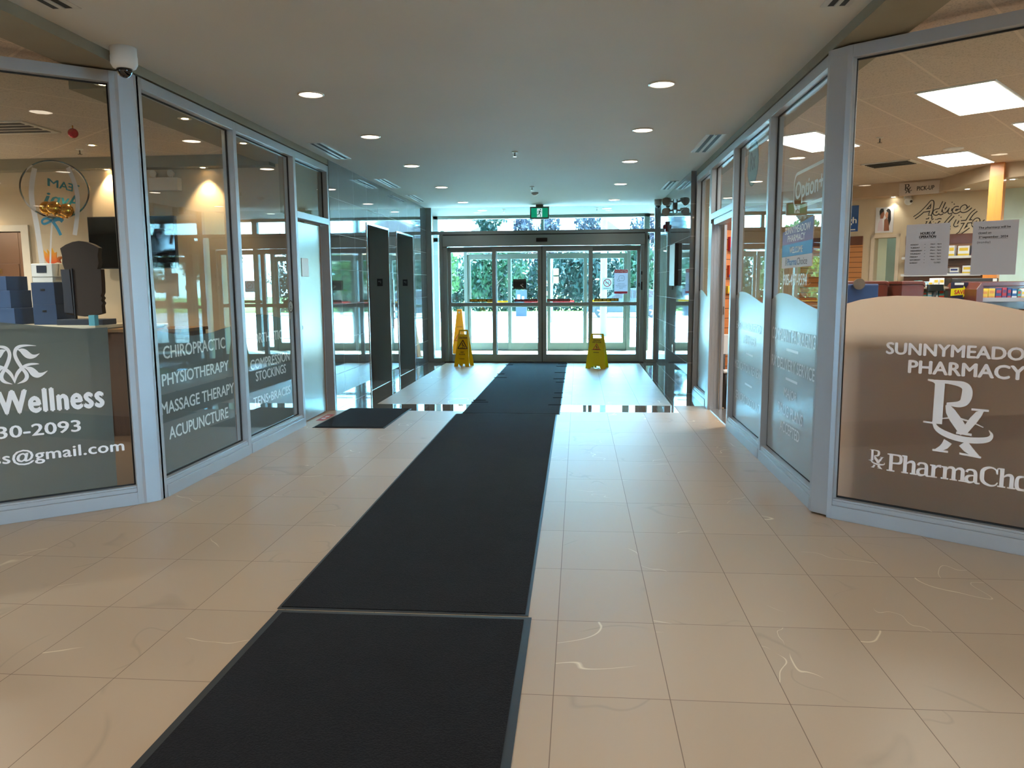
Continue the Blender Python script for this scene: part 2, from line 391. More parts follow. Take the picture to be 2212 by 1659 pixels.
def copy_tree(o, loc, label=None, group=None):
    c = o.copy(); COL.objects.link(c); c.location = loc
    if label: c['label'] = label
    if group: c['group'] = group
    def rec(src, dst):
        for ch in list(src.children):
            d = ch.copy(); COL.objects.link(d); d.parent = dst; d.matrix_parent_inverse = ch.matrix_parent_inverse; rec(ch, d)
    rec(o, c)
    return c
def frame(origin, u, n=None):
    """local x along u, local y up, local z = outward normal; text and decals are drawn in local x-y"""
    u = Vector(u).normalized(); z = Vector((0, 0, 1)); n = u.cross(z).normalized()
    return Matrix(((u.x, z.x, n.x, origin[0]), (u.y, z.y, n.y, origin[1]), (u.z, z.z, n.z, origin[2]), (0, 0, 0, 1)))

def text_mesh(s, box, T, bold=0.0, depth=0.001, mirror=False, shear=0.0, spacing=1.0, align='CENTER', line=1.0):
    """string fitted exactly into box=(x0,x1,y0,y1) of the local frame T"""
    cu = bpy.data.curves.new('t', 'FONT'); cu.body = s; cu.size = 1.0; cu.offset = bold; cu.shear = shear
    bw = bold; cu.offset = 0.0
    cu.space_character = spacing; cu.align_x = align; cu.resolution_u = 3; cu.space_line = line
    o = bpy.data.objects.new('t', cu); COL.objects.link(o)
    dg = bpy.context.evaluated_depsgraph_get(); me = bpy.data.meshes.new_from_object(o.evaluated_get(dg))
    bpy.data.objects.remove(o); bpy.data.curves.remove(cu)
    xs = [v.co.x for v in me.vertices]; ys = [v.co.y for v in me.vertices]
    x0, x1, y0, y1 = box; mx_, Mx = min(xs), max(xs); my, My = min(ys), max(ys)
    if bw:                                            # heavier strokes: the outline laid down in shifted copies
        bm = bmesh.new()
        for i, (dx, dy) in enumerate(((-1, 0), (1, 0), (0, 1), (0, -1))):
            k0 = len(bm.verts); bm.from_mesh(me); bm.verts.ensure_lookup_table()
            for v in bm.verts[k0:]: v.co.x += dx*bw; v.co.y += dy*bw*0.6; v.co.z = 0.00025*i
        bm.to_mesh(me); bm.free(); mx_ -= bw; Mx += bw; my -= bw*0.6; My += bw*0.6
    for v in me.vertices:
        a = (v.co.x-mx_)/(Mx-mx_)
        if mirror: a = 1-a
        v.co = T @ Vector((x0+a*(x1-x0), y0+(v.co.y-my)/(My-my)*(y1-y0), depth+v.co.z))
    return me
def text(name, s, box, T, m, parent=None, **k):
    me = text_mesh(s, box, T, **k); me.materials.clear(); me.materials.append(m)
    return link(name, me, parent)
def join_meshes(name, meshes, m, parent=None):
    bm = bmesh.new()
    for me in meshes: bm.from_mesh(me)
    me = bpy.data.meshes.new(name); bm.to_mesh(me); bm.free(); me.materials.append(m)
    return link(name, me, parent)

# ================================================================== LARGE STRUCTURE
XL, XR, XT, YF = -2.85, 1.49, 1.43, 14.4         # corridor faces and the entrance facade
ZC, ZA, ZF = 2.88, 2.86, 2.805                   # corridor ceiling, tile ceiling, top of storefront frames

# floor: matte tiles with polished bands (cross band, side strips, strip at the doors)
fb = MB()
def fq(x0, x1, y0, y1, mi): fb.face([(x0, y0, 0), (x1, y0, 0), (x1, y1, 0), (x0, y1, 0)], mi)
fq(-9.5, 9.5, -9, 8.725, 0); fq(-9.5, -2.86, 8.725, 17.0, 0)
fq(-2.86, 1.135, 8.725, 9.22, 1); fq(1.135, 9.5, 8.725, 9.22, 0)
fq(-2.86, -2.48, 9.22, 14.22, 1); fq(-2.48, 1.115, 9.22, 14.22, 0); fq(1.115, 1.5, 9.22, 14.22, 1); fq(1.5, 9.5, 9.22, 17.0, 0)
fq(-2.86, 1.5, 14.22, 14.45, 1); fq(-2.86, 1.5, 14.45, 17.0, 0)
bmesh.ops.remove_doubles(fb.bm, verts=fb.bm.verts, dist=1e-4)
fl = fb.obj('floor', [M_FLOOR, M_FLOORG], recalc=False); struct(fl, 'beige veined stone-look tile floor with polished grey bands')
for p in fl.data.polygons:
    if p.normal.z < 0: p.flip()

# ceilings
cb = MB(); cb.box(XL, XR, -9, 14.46, ZC, ZC+0.25); struct(cb.obj('ceiling', M_CEIL), 'grey painted ceiling of the corridor with recessed lights')
ab = MB(); ab.box(-9.5, XL-0.32, -9, 8.9, ZA, ZA+0.2); struct(ab.obj('ceiling_1', M_ACO), 'acoustic tile ceiling on the left side over lobby and clinic')
ab = MB(); ab.box(XR+0.32, 9.5, -9, 14.3, ZA, ZA+0.2); struct(ab.obj('ceiling_2', M_ACO), 'acoustic tile ceiling on the right side over lobby and pharmacy')
# bulkheads along both sides: face below the ceiling and a flat underside
tb = MB(); tb.box(XL-0.32, XL, -9, 8.78, ZF+0.012, ZC+0.2); struct(tb.obj('trim_1', M_BULK), 'olive painted bulkhead above the left storefront')
tb = MB(); tb.box(XR, XR+0.32, -9, 10.2, ZF+0.012, ZC+0.2); struct(tb.obj('trim_2', M_BULK), 'olive painted bulkhead above the right storefront')

# lobby behind the camera
M_LOB = mat('lobby_wall_paint', (170, 158, 144), 0.8, var=0.04, scale=1)
wb = MB(); wb.box(-9.5, 9.5, -9.2, -9, 0, 3.1); struct(wb.obj('wall_back', M_LOB))
for nm, xa, xb, ya, yb, k in (('wall_far_left', -9.7, -9.5, -2.2, -1.0, 12), ('wall_far_right', 9.5, 9.7, -3.0, 0.2, 13)):
    wb = MB(); wb.box(xa, xb, -9, ya, 0, 3.1); wb.box(xa, xb, yb, 17, 0, 3.1); wb.box(xa, xb, ya, yb, 0, 0.3); wb.box(xa, xb, ya, yb, 2.6, 3.1); struct(wb.obj(nm, M_LOB))
    b = MB(); b.box((xa+xb)/2-0.01, (xa+xb)/2+0.01, ya, yb, 0.3, 2.6); struct(b.obj('window_%d' % k, M_GLASS), 'glazed light opening added in the lobby side wall behind the viewer')  # unseen openings added so sky light reaches the posts and lettering
b = MB(); b.box(-60, -9.7, -40, 17, -0.2, -0.01); b.box(9.7, 60, -40, 17, -0.2, -0.01); struct(b.obj('floor_yard', mat('yard_paving', (120, 118, 112), 0.85)))

# left tiled wall with the two elevator recesses (openings Y 10.30-11.49 and 12.0-13.2, head at 2.29)
def wall_with_openings(x0, x1, ya, yb, zt, ops):
    b = MB(); y = ya
    for a, c, h in ops:
        b.box(x0, x1, y, a, 0, zt); b.box(x0, x1, a, c, h, zt); y = c
    b.box(x0, x1, y, yb, 0, zt); return b
EL = [(10.31, 11.49, 2.285), (12.02, 13.20, 2.285)]
w = wall_with_openings(XL-0.30, XL, 8.78, YF, ZC+0.2, EL).obj('wall_left', M_WALLTL); struct(w, 'polished grey tile wall around the two elevators')
for i, (a, c, h) in enumerate(EL):
    t = sthing('door_%d' % (3+i), (XL-0.3, (a+c)/2, 0), 'stainless steel elevator entrance, ' + ('nearer of the two' if i == 0 else 'farther of the two'), 'elevator door')
    b = MB(); T_ = 0.012
    b.box(XL-0.29, XL+0.004, a-0.002, a+T_, 0.0, h); b.box(XL-0.29, XL+0.004, c-T_, c+0.002, 0.0, h); 
    b.obj('jamb', M_STEEL, t)
    b = MB(); b.box(XL-0.29, XL+0.004, a, c, h-T_, h+0.003); b.obj('head', M_STEELB, t)
    b = MB(); b.box(XL+0.001, XL+0.009, a-0.014, a+0.002, 0, h+0.014); b.box(XL+0.001, XL+0.009, c-0.002, c+0.014, 0, h+0.014); b.box(XL+0.001, XL+0.009, a, c, h, h+0.014)
    b.obj('edge_trim', M_STEELB, t)
    m_ = (a+c)/2
    for k, (p, q) in enumerate(((a, m_-0.002), (m_+0.002, c))):
        b = MB(); b.box(XL-0.33, XL-0.30, p, q, 0.005, h); b.obj('door_panel', M_STEEL, t)
    b = MB(); b.box(XL-0.31, XL-0.02, a, c, -0.01, 0.006); b.obj('sill', M_STEELB, t)
wb = MB(); wb.box(XL-0.5, XL-0.34, 8.78, YF, 0, 3.1); struct(wb.obj('wall_hoistway', M_BLACK))

# right tiled wall
M_WALLTR = tile_mat('wall_tiles_right', (92, 97, 97), 0.035, 1, 2, 9.13, TL, 0.0, 0.4113, (150, 158, 158), spec=0.7, gw=0.0016, ior=2.4, var=0.08)
wb = MB(); wb.box(XT, XT+0.3, 10.25, YF, 0, ZC+0.2); struct(wb.obj('wall_right', M_WALLTR), 'polished grey tile wall between pharmacy and entrance')
# ================================================================== STOREFRONTS
FW, FD, GR = 0.06, 0.10, 0.055       # face width, depth and glass recess of the aluminium profiles
def storefront(idx, T, u0, u1, label, z0=0.0, glassz=(0.125, 2.735), head=True, left=True, right=True, lw=FW, rw=FW, gm=None, cat='window'):
    """one glazed bay in local frame T (x right, y up, z toward the viewer)"""
    o = T @ Vector(((u0+u1)/2, 0, 0)); root = sthing('window_%d' % idx, tuple(o), label, cat)
    # work in local coords: x=u, y=z_world, z=normal
    def lb(b, a0, a1, h0, h1, n0, n1, mi=0): b.box(a0, a1, h0, h1, n0, n1, mi)
    fr = MB(T)
    if left: lb(fr, u0, u0+lw, z0, ZF, -FD, 0)
    if right: lb(fr, u1-rw, u1, z0, ZF, -FD, 0)
    g0, g1 = u0+(lw if left else 0), u1-(rw if right else 0)
    if head: lb(fr, g0, g1, glassz[1], ZF, -FD, 0)
    fr.obj('frame', M_ALU, root, bevel=0.002)
    sl = MB(T)
    if z0 == 0.0:
        lb(sl, g0, g1, 0.0, 0.085, -FD, 0.006); lb(sl, g0, g1, 0.085, glassz[0]-0.012, -FD, -0.006); lb(sl, g0, g1, glassz[0]-0.012, glassz[0], -FD, -0.012)
    else:
        lb(sl, g0, g1, z0, glassz[0], -FD, 0)
    sl.obj('sill', M_ALU, root, bevel=0.002)
    gk = MB(T); w = 0.009
    for a in ((g0, g0+w, glassz[0], glassz[1]), (g1-w, g1, glassz[0], glassz[1]), (g0, g1, glassz[0], glassz[0]+w), (g0, g1, glassz[1]-w, glassz[1])):
        lb(gk, a[0], a[1], a[2], a[3], -GR-0.012, -GR+0.002)
    gk.obj('gasket', M_GASK, root)
    gp = MB(T); lb(gp, g0, g1, glassz[0], glassz[1], -GR-0.008, -GR-0.002); gp.obj('glass_pane', gm or M_GLASS, root)
    return root, (g0, g1)

TLW = frame((XL, 0, 0), (0, 1, 0))               # left wall, u = Y
TRW = frame((XR, 0, 0), (0, -1, 0))              # right wall, u = -Y
LA = math.radians(38.8); RA = math.radians(-37.5)
PL = (-2.946, 4.80); PR = (1.555, 4.777)
TLA = frame((PL[0], PL[1], 0), (math.cos(LA), math.sin(LA), 0))      # angled left wall, u = -s
TRA = frame((PR[0], PR[1], 0), (math.cos(RA), math.sin(RA), 0))      # angled right wall, u = s

def glass_frame(T, uc, k):
    """lettering frame lying in the glass, which sits behind the face of the profiles"""
    return T @ Matrix(((k, 0, 0, uc*(1-k)), (0, k, 0, 1.45*(1-k)), (0, 0, 1, 0), (0, 0, 0, 1)))
GLW = glass_frame(TLW, 0.0, 1.0185); GRW = glass_frame(TRW, 0.0, 1.030); GRO = glass_frame(TRW, 0.0, 1.06)
GLA = glass_frame(TLA, -0.715, 1.0098); GRA = glass_frame(TRA, 1.676, 1.0116)
FILM_Z = -GR-0.0125
def film_poly(T, pts, m, parent, z=FILM_Z):
    b = MB(T); b.prism([(p[0], p[1]) for p in pts], z-0.0006, z, axis=2)
    return b.obj('frosted_film', m, parent)
def wave_top(x0, x1, xp, zp, z0, z1, n=24):
    """smooth crest: height z0 at x0, peak zp at xp, z1 at x1"""
    out = []
    for i in range(n+1):
        x = x0+(x1-x0)*i/n
        if x < xp: t = (x-x0)/(xp-x0) if xp > x0 else 1; z = z0+(zp-z0)*math.sin(t*PI/2)
        else: t = (x-xp)/(x1-xp); z = zp+(z1-zp)*(0.5-0.5*math.cos(t*PI))
        out.append((x, z))
    return out
TEXT_Z = FILM_Z+0.0020
FRONT_Z = -GR+0.0005
M_FILML = film('frosted_film_clinic', (136, 144, 144), 0.74, 0.55)
M_FILMR = film('frosted_film_pharmacy', (196, 198, 196), 0.82, 0.35, gloss=0.30)
FRONT_Z = -GR+0.0005
M_VINYLG = film('glossy_white_vinyl', (250, 250, 250), 0.999, 0.05, gloss=0.30)

# --- left angled bay (window_1)
w1, g = storefront(1, TLA, -1.62, 0.030, 'big angled clinic window with leaf logo and phone number, far left', rw=0.037)
film_poly(TLA, [(-1.55, 0.13), (-0.118, 0.13), (-0.107, 1.193), (-0.25, 1.19), (-0.45, 1.212), (-0.69, 1.245), (-0.95, 1.27), (-1.25, 1.25), (-1.55, 1.2)], M_FILML, w1)
def lt(name, s, box, T, par, m=None, **k): return text(name, s, box, T, m or M_VINYL, par, depth=FRONT_Z, **k)
ms = [text_mesh('Wellness', (-0.745, -0.163, 0.678, 0.832), GLA, bold=0.05, depth=FRONT_Z, spacing=1.1),
      text_mesh('30-2093', (-0.76, -0.308, 0.535, 0.612), GLA, bold=0.022, depth=FRONT_Z),
      text_mesh('wellness@gmail.com', (-1.13, -0.067, 0.355, 0.455), GLA, bold=0.022, depth=FRONT_Z, spacing=1.05)]
join_meshes('vinyl_lettering', ms, M_VINYL, w1)
# leaf logo drawn with tapering strokes (right half mirrored about its foot)
lg = MB(GLA @ Matrix.Translation((0, 0, FRONT_Z)))
def logo(side):
    cx = -0.643
    def P(x, y): return (cx+side*(x+0.643), y)
    for pts, w in ([[(-0.643, 0.872), (-0.632, 0.925), (-0.600, 0.965), (-0.565, 0.985), (-0.52, 0.985), (-0.508, 0.983)], [0.002, 0.02, 0.02, 0.016, 0.01, 0.002]],
                   [[(-0.60, 0.965), (-0.625, 1.02), (-0.632, 1.06), (-0.615, 1.095), (-0.57, 1.103), (-0.515, 1.097)], [0.02, 0.02, 0.018, 0.02, 0.012, 0.002]],
                   [[(-0.60, 0.965), (-0.573, 0.92), (-0.585, 0.885), (-0.63, 0.868)], [0.018, 0.022, 0.02, 0.002]],
                   [[(-0.612, 1.078), (-0.585, 1.070), (-0.56, 1.035), (-0.53, 1.03), (-0.50, 1.048)], [0.004, 0.036, 0.04, 0.02, 0.001]],
                   [[(-0.585, 0.965), (-0.555, 0.955), (-0.53, 0.915), (-0.50, 0.915), (-0.465, 0.938)], [0.004, 0.036, 0.044, 0.02, 0.001]]):
        lg.stroke([P(*p) for p in pts], w, d=0.0008)
logo(1); logo(-1)
lg.obj('leaf_logo', M_VINYL, w1)
# corner post between angled and straight bays
cp = MB(); a = Vector((PL[0], PL[1])); 
cp.prism([(-2.925, 4.818), (-2.908, 4.826), (-2.850, 4.905), (-2.850, 4.955), (-2.97, 4.955), (-2.99, 4.90)], 0, ZF, axis=2)
struct(cp.obj('trim_3', M_ALU, bevel=0.002), 'silver corner post of the clinic storefront')
# --- left straight bays
w2, g = storefront(2, TLW, 4.93, 6.39, 'clinic window listing chiropractic, physiotherapy, massage therapy, acupuncture')
film_poly(TLW, [(4.99, 0.13), (6.25, 0.13)]+[(6.25, 1.12), (6.1, 1.11), (5.9, 1.09), (5.6, 1.085), (5.3, 1.12), (4.99, 1.17)], M_FILML, w2)
ms = [text_mesh('CHIROPRACTIC', (5.068, 6.012, 0.955, 1.046), GLW, bold=0.02, depth=TEXT_Z),
      text_mesh('PHYSIOTHERAPY', (5.03, 6.052, 0.769, 0.855), GLW, bold=0.02, depth=TEXT_Z),
      text_mesh('MASSAGE THERAPY', (4.995, 6.128, 0.572, 0.660), GLW, bold=0.02, depth=TEXT_Z),
      text_mesh('ACUPUNCTURE', (5.078, 5.998, 0.386, 0.476), GLW, bold=0.02, depth=TEXT_Z)]
join_meshes('vinyl_lettering', ms, M_VINYL, w2)
w3, g = storefront(3, TLW, 6.39, 7.74, 'clinic window listing orthotics, compression stockings, tens and braces', left=False)
film_poly(TLW, [(6.395, 0.13), (7.60, 0.13)]+[(7.6, 1.12), (7.3, 1.15), (7.0, 1.19), (6.8, 1.20), (6.6, 1.185), (6.395, 1.16)], M_FILML, w3)
ms = [text_mesh('ORTHOTICS', (6.57, 7.285, 0.947, 1.037), GLW, bold=0.02, depth=TEXT_Z),
      text_mesh('COMPRESSION', (6.467, 7.390, 0.720, 0.812), GLW, bold=0.02, depth=TEXT_Z),
      text_mesh('STOCKINGS', (6.57, 7.282, 0.610, 0.698), GLW, bold=0.02, depth=TEXT_Z),
      text_mesh('TENS•BRACES', (6.494, 7.377, 0.391, 0.475), GLW, bold=0.02, depth=TEXT_Z)]
join_meshes('vinyl_lettering', ms, M_VINYL, w3)
# round door-opener sticker on the mullion side of that window
b = MB(GLW @ Matrix.Translation((7.475, 1.252, TEXT_Z))); b.lathe([(0.064, 0), (0.064, 0.0008)], n=28); b.obj('round_sticker', M_WHITE, w3)
b = MB(GLW @ Matrix.Translation((7.475, 1.252, TEXT_Z+0.0012)))
b.stroke([(0.056*math.cos(t*PI/12), 0.056*math.sin(t*PI/12)) for t in range(25)], 0.010, smooth=0); b.stroke([(-0.02, -0.026), (0, 0.03), (0.02, -0.026), (-0.02, -0.026)], 0.009, smooth=0); b.stroke([(-0.012, 0.0), (0.012, 0.0)], 0.008)
b.obj('sticker_print', M_INK, w3)
# --- left clinic door: transom window + door
w4, g = storefront(4, TLW, 7.74, 8.78, 'transom window over the clinic door', z0=2.145, glassz=(2.211, 2.735), left=False)
fr = MB(TLW); fr.box(8.72, 8.78, 0, 2.145, -FD, 0); fr.box(8.60, 8.72, 0, 2.12, -0.115, -FD+0.01); 
struct(fr.obj('trim_4', M_ALU, bevel=0.002), 'silver door post beside the clinic door')
M_DOORL = mat('satin_door_laminate', (150, 140, 128), 0.28, metal=0.55, var=0.05, scale=2)
d1 = sthing('door_1', (XL, 8.2, 0), 'satin grey clinic door with a small white plate', 'door')
b = MB(TLW); b.box(7.765, 8.60, 0.012, 2.12, -0.115, -0.07); b.obj('door_leaf', M_DOORL, d1, bevel=0.002)
b = MB(TLW); b.box(8.60, 8.615, 0.012, 2.12, -0.116, -0.068); b.obj('edge_strip', wood_mat('edge_wood', (140, 92, 48)), d1)
b = MB(TLW); b.box(7.985, 8.19, 1.552, 1.747, -0.069, -0.064); b.obj('push_plate', M_WHITE, d1, bevel=0.004)
b = MB(TLW); b.cyl((7.86, 1.02, -0.07), 0.022, 0.03, axis=2); b.obj('lock', M_BLACK, d1)
ext = MB(); ext.box(XL-0.32, XL, 8.76, 8.785, 0, ZC); struct(ext.obj('trim_5', mat('dark_bronze_trim', (92, 84, 76), 0.4, metal=0.5), bevel=0.002))

# --- right straight bays (u = -Y)
# corner post with its two pale faces
cp = MB(); cp.prism([(1.467, 4.905), (1.470, 4.875), (1.512, 4.828), (1.555, 4.777), (1.60, 4.80), (1.60, 4.905)], 0.012, ZF, axis=2)
struct(cp.obj('trim_6', M_ALU, bevel=0.002), 'silver corner post of the pharmacy storefront')
w5, g = storefront(5, TRW, -6.42, -4.905, 'pharmacy window with the blue welcome poster')
film_poly(TRW, [(-4.97, 0.13), (-6.355, 0.13)]+list(wave_top(-6.355, -4.97, -6.08, 1.374, 1.32, 1.272)), M_FILMR, w5, z=FRONT_Z)
ms = [text_mesh('COMPLIANT PACKAGING', (-6.113, -5.01, 1.025, 1.118), GRW, bold=0.018, depth=FRONT_Z+0.0025),
      text_mesh('RX DELIVERY SERVICE', (-6.097, -5.0, 0.820, 0.906), GRW, bold=0.018, depth=FRONT_Z+0.0025),
      text_mesh('MAJOR', (-5.712, -5.376, 0.612, 0.697), GRW, bold=0.018, depth=FRONT_Z+0.0025),
      text_mesh('DRUG PLANS', (-5.859, -5.219, 0.489, 0.571), GRW, bold=0.018, depth=FRONT_Z+0.0025),
      text_mesh('ACCEPTED', (-5.788, -5.278, 0.366, 0.446), GRW, bold=0.018, depth=FRONT_Z+0.0025),
      text_mesh('905-497-9594', (-5.845, -5.252, 1.432, 1.513), GRW, bold=0.02, depth=FRONT_Z+0.0025)]
b = MB(GRW); b.box(-5.696, -5.386, 0.964, 0.983, FRONT_Z+0.0021, FRONT_Z+0.0025); b.box(-5.68, -5.38, 0.755, 0.773, FRONT_Z+0.0021, FRONT_Z+0.0025); ms.append(b.mesh('t', M_VINYL))
join_meshes('vinyl_lettering', ms, M_VINYLG, w5)
# outlined word in a rounded box behind the glass
ob = MB(GRW @ Matrix.Translation((0, 0, TEXT_Z-0.012)))
def rr(x0, x1, y0, y1, r, n=5):
    out = []
    for cx, cy, a0 in ((x1-r, y1-r, 0), (x0+r, y1-r, 90), (x0+r, y0+r, 180), (x1-r, y0+r, 270)):
        for k in range(n+1): out.append((cx+r*math.cos(math.radians(a0+90*k/n)), cy+r*math.sin(math.radians(a0+90*k/n))))
    return out+[out[0]]
ob.stroke(rr(-5.735, -5.02, 1.97, 2.205, 0.07), 0.022, smooth=0)
ob.stroke([(-5.40, 1.93), (-5.02, 1.90)], 0.018)
ob.obj('rounded_outline', M_VINYL, w5)
me = [text_mesh('Option+', (-5.70, -5.06, 1.99, 2.15), GRW, bold=0.03, depth=TEXT_Z-0.010)]
join_meshes('option_lettering', me, M_VINYL, w5)
w6, g = storefront(6, TRW, -7.83, -6.42, 'pharmacy window about prescription transfer and seniors discount', right=False)
film_poly(TRW, [(-6.425, 0.13), (-7.765, 0.13)]+list(wave_top(-7.765, -6.425, -7.52, 1.372, 1.33, 1.272)), M_FILMR, w6, z=FRONT_Z)
ms = [text_mesh('EASY PRESCRIPTION', (-7.47, -6.42, 1.03, 1.100), GRW, bold=0.015, depth=FRONT_Z+0.0025),
      text_mesh('TRANSFER', (-7.163, -6.66, 0.912, 0.988), GRW, bold=0.015, depth=FRONT_Z+0.0025),
      text_mesh('MEDICATION REVIEW', (-7.50, -6.43, 0.655, 0.732), GRW, bold=0.015, depth=FRONT_Z+0.0025),
      text_mesh("SENIORS' DISCOUNT", (-7.42, -6.43, 0.37, 0.45), GRW, bold=0.015, depth=FRONT_Z+0.0025)]
b = MB(GRW); b.box(-7.03, -6.75, 0.815, 0.832, FRONT_Z+0.0021, FRONT_Z+0.0025); b.box(-7.03, -6.75, 0.545, 0.562, FRONT_Z+0.0021, FRONT_Z+0.0025); ms.append(b.mesh('t', M_VINYL))
join_meshes('vinyl_lettering', ms, M_VINYLG, w6)
# pharmacy doorway: transom, deep frame, open
w7, g = storefront(7, TRW, -9.10, -7.83, 'transom window over the open pharmacy doorway', z0=2.165, glassz=(2.231, 2.735), right=False)
fr = MB(TRW); fr.box(-9.10, -9.04, 0, 2.165, -FD, 0); fr.box(-9.04, -8.96, 0, 2.12, -0.125, 0.0); fr.box(-7.86, -7.83, 0, 2.12, -0.10, -0.02); fr.box(-8.96, -7.86, 2.10, 2.165, -0.125, -0.02)
for k in range(3): fr.box(-8.962, -8.957, 0, 2.12, -0.03-0.035*k-0.006, -0.03-0.035*k)
struct(fr.obj('trim_7', M_ALU, bevel=0.0015), 'silver frame of the open pharmacy doorway')
b = MB(TRW); b.box(-8.96, -7.87, 0.0, 0.012, -0.20, -0.02); struct(b.obj('trim_8', M_STEELB), 'metal threshold of the pharmacy doorway')
dr = sthing('door_5', (XR, 8.9, 0), 'open edge of the pharmacy glass door', 'door')
b = MB(TRW); b.box(-8.955, -8.90, 0.012, 2.10, -0.158, -0.128); b.obj('door_stile', M_ALU, dr, bevel=0.002)
b = MB(TRW); b.box(-8.90, -8.896, 1.10, 1.19, -0.150, -0.136); b.obj('latch', M_STEEL, dr)
w8, g = storefront(8, TRW, -10.2, -9.10, 'narrow pharmacy window with faded prescription symbol next to the tile wall')
film_poly(TRW, [(-9.165, 0.13), (-10.14, 0.13)]+list(wave_top(-10.14, -9.165, -10.02, 1.372, 1.34, 1.25)), M_FILMR, w8, z=FRONT_Z)

# --- right angled bay (window_9)
w9, g = storefront(9, TRA, -0.020, 1.62, 'big angled pharmacy window with prescription symbol, far right', lw=0.032)
M_FILMB = film('frosted_film_angled', (242, 226, 212), 0.92, 0.88)
film_poly(TRA, [(1.56, 0.13), (0.014, 0.13), (0.014, 1.322)]+[(0.10, 1.348), (0.2, 1.365), (0.301, 1.372), (0.45, 1.370), (0.609, 1.358), (0.78, 1.33), (0.937, 1.294), (1.1, 1.25), (1.3, 1.21), (1.56, 1.19)], M_FILMB, w9)
ms = [text_mesh('SUNNYMEADOW', (0.277, 1.065, 1.037, 1.108), GRA, bold=0.035, depth=FRONT_Z),
      text_mesh('PHARMACY', (0.400, 0.967, 0.935, 1.012), GRA, bold=0.035, depth=FRONT_Z)]
join_meshes('vinyl_lettering', ms, M_VINYL, w9)
def rx_logo(b, x0, y0, k):
    """prescription mark: letter R whose leg crosses an X above a bowl-like swoosh; unit box 1 x 1.05 from (x0,y0)"""
    def P(L): return [(x0+p[0]*k, y0+p[1]*k) for p in L]
    def S(L, w, sm=3): b.stroke(P(L), [v*k for v in w] if isinstance(w, (list, tuple)) else w*k, d=0.0008, smooth=sm)
    S([(0.24, 0.995), (0.235, 0.26)], 0.15, 0)                                   # stem
    S([(0.05, 1.0), (0.16, 0.985), (0.22, 0.93)], [0.03, 0.05, 0.09], 1)
    S([(0.16, 0.985), (0.42, 0.985), (0.64, 0.95), (0.66, 0.78), (0.60, 0.62), (0.36, 0.615)], [0.05, 0.06, 0.13, 0.17, 0.12, 0.04], 3)
    S([(0.37, 0.60), (0.44, 0.46), (0.66, 0.15)], [0.06, 0.17, 0.16], 1)         # leg
    S([(0.90, 0.56), (0.82, 0.47), (0.64, 0.16)], [0.03, 0.13, 0.10], 1)
    S([(0.73, 0.56), (0.98, 0.56)], 0.035, 0)
    S([(0.53, 0.145), (0.76, 0.135)], 0.04, 0)
    S([(0.02, 0.275), (0.2, 0.265)], 0.03, 0)
    S([(0.17, 0.30), (0.25, 0.14), (0.60, 0.03), (0.98, 0.06), (1.06, 0.16), (1.0, 0.24)], [0.03, 0.10, 0.10, 0.10, 0.05, 0.01], 3)
    S([(0.31, 0.36), (0.50, 0.40), (0.72, 0.36), (0.92, 0.28)], [0.02, 0.03, 0.03, 0.015], 2)
    S([(0.42, -0.02), (0.36, -0.13), (0.22, -0.20)], [0.14, 0.11, 0.02], 1)
    S([(0.64, -0.02), (0.74, -0.13), (0.90, -0.22)], [0.15, 0.14, 0.02], 1)
    S([(0.19, -0.195), (0.43, -0.20)], 0.035, 0); S([(0.60, -0.20), (0.92, -0.225)], 0.035, 0)
b = MB(GRA @ Matrix.Translation((0, 0, FRONT_Z))); rx_logo(b, 0.490, 0.575, 0.33); b.obj('prescription_mark', M_VINYL, w9)
b = MB(GRA @ Matrix.Translation((0, 0, FRONT_Z))); rx_logo(b, 0.213, 0.378, 0.088)
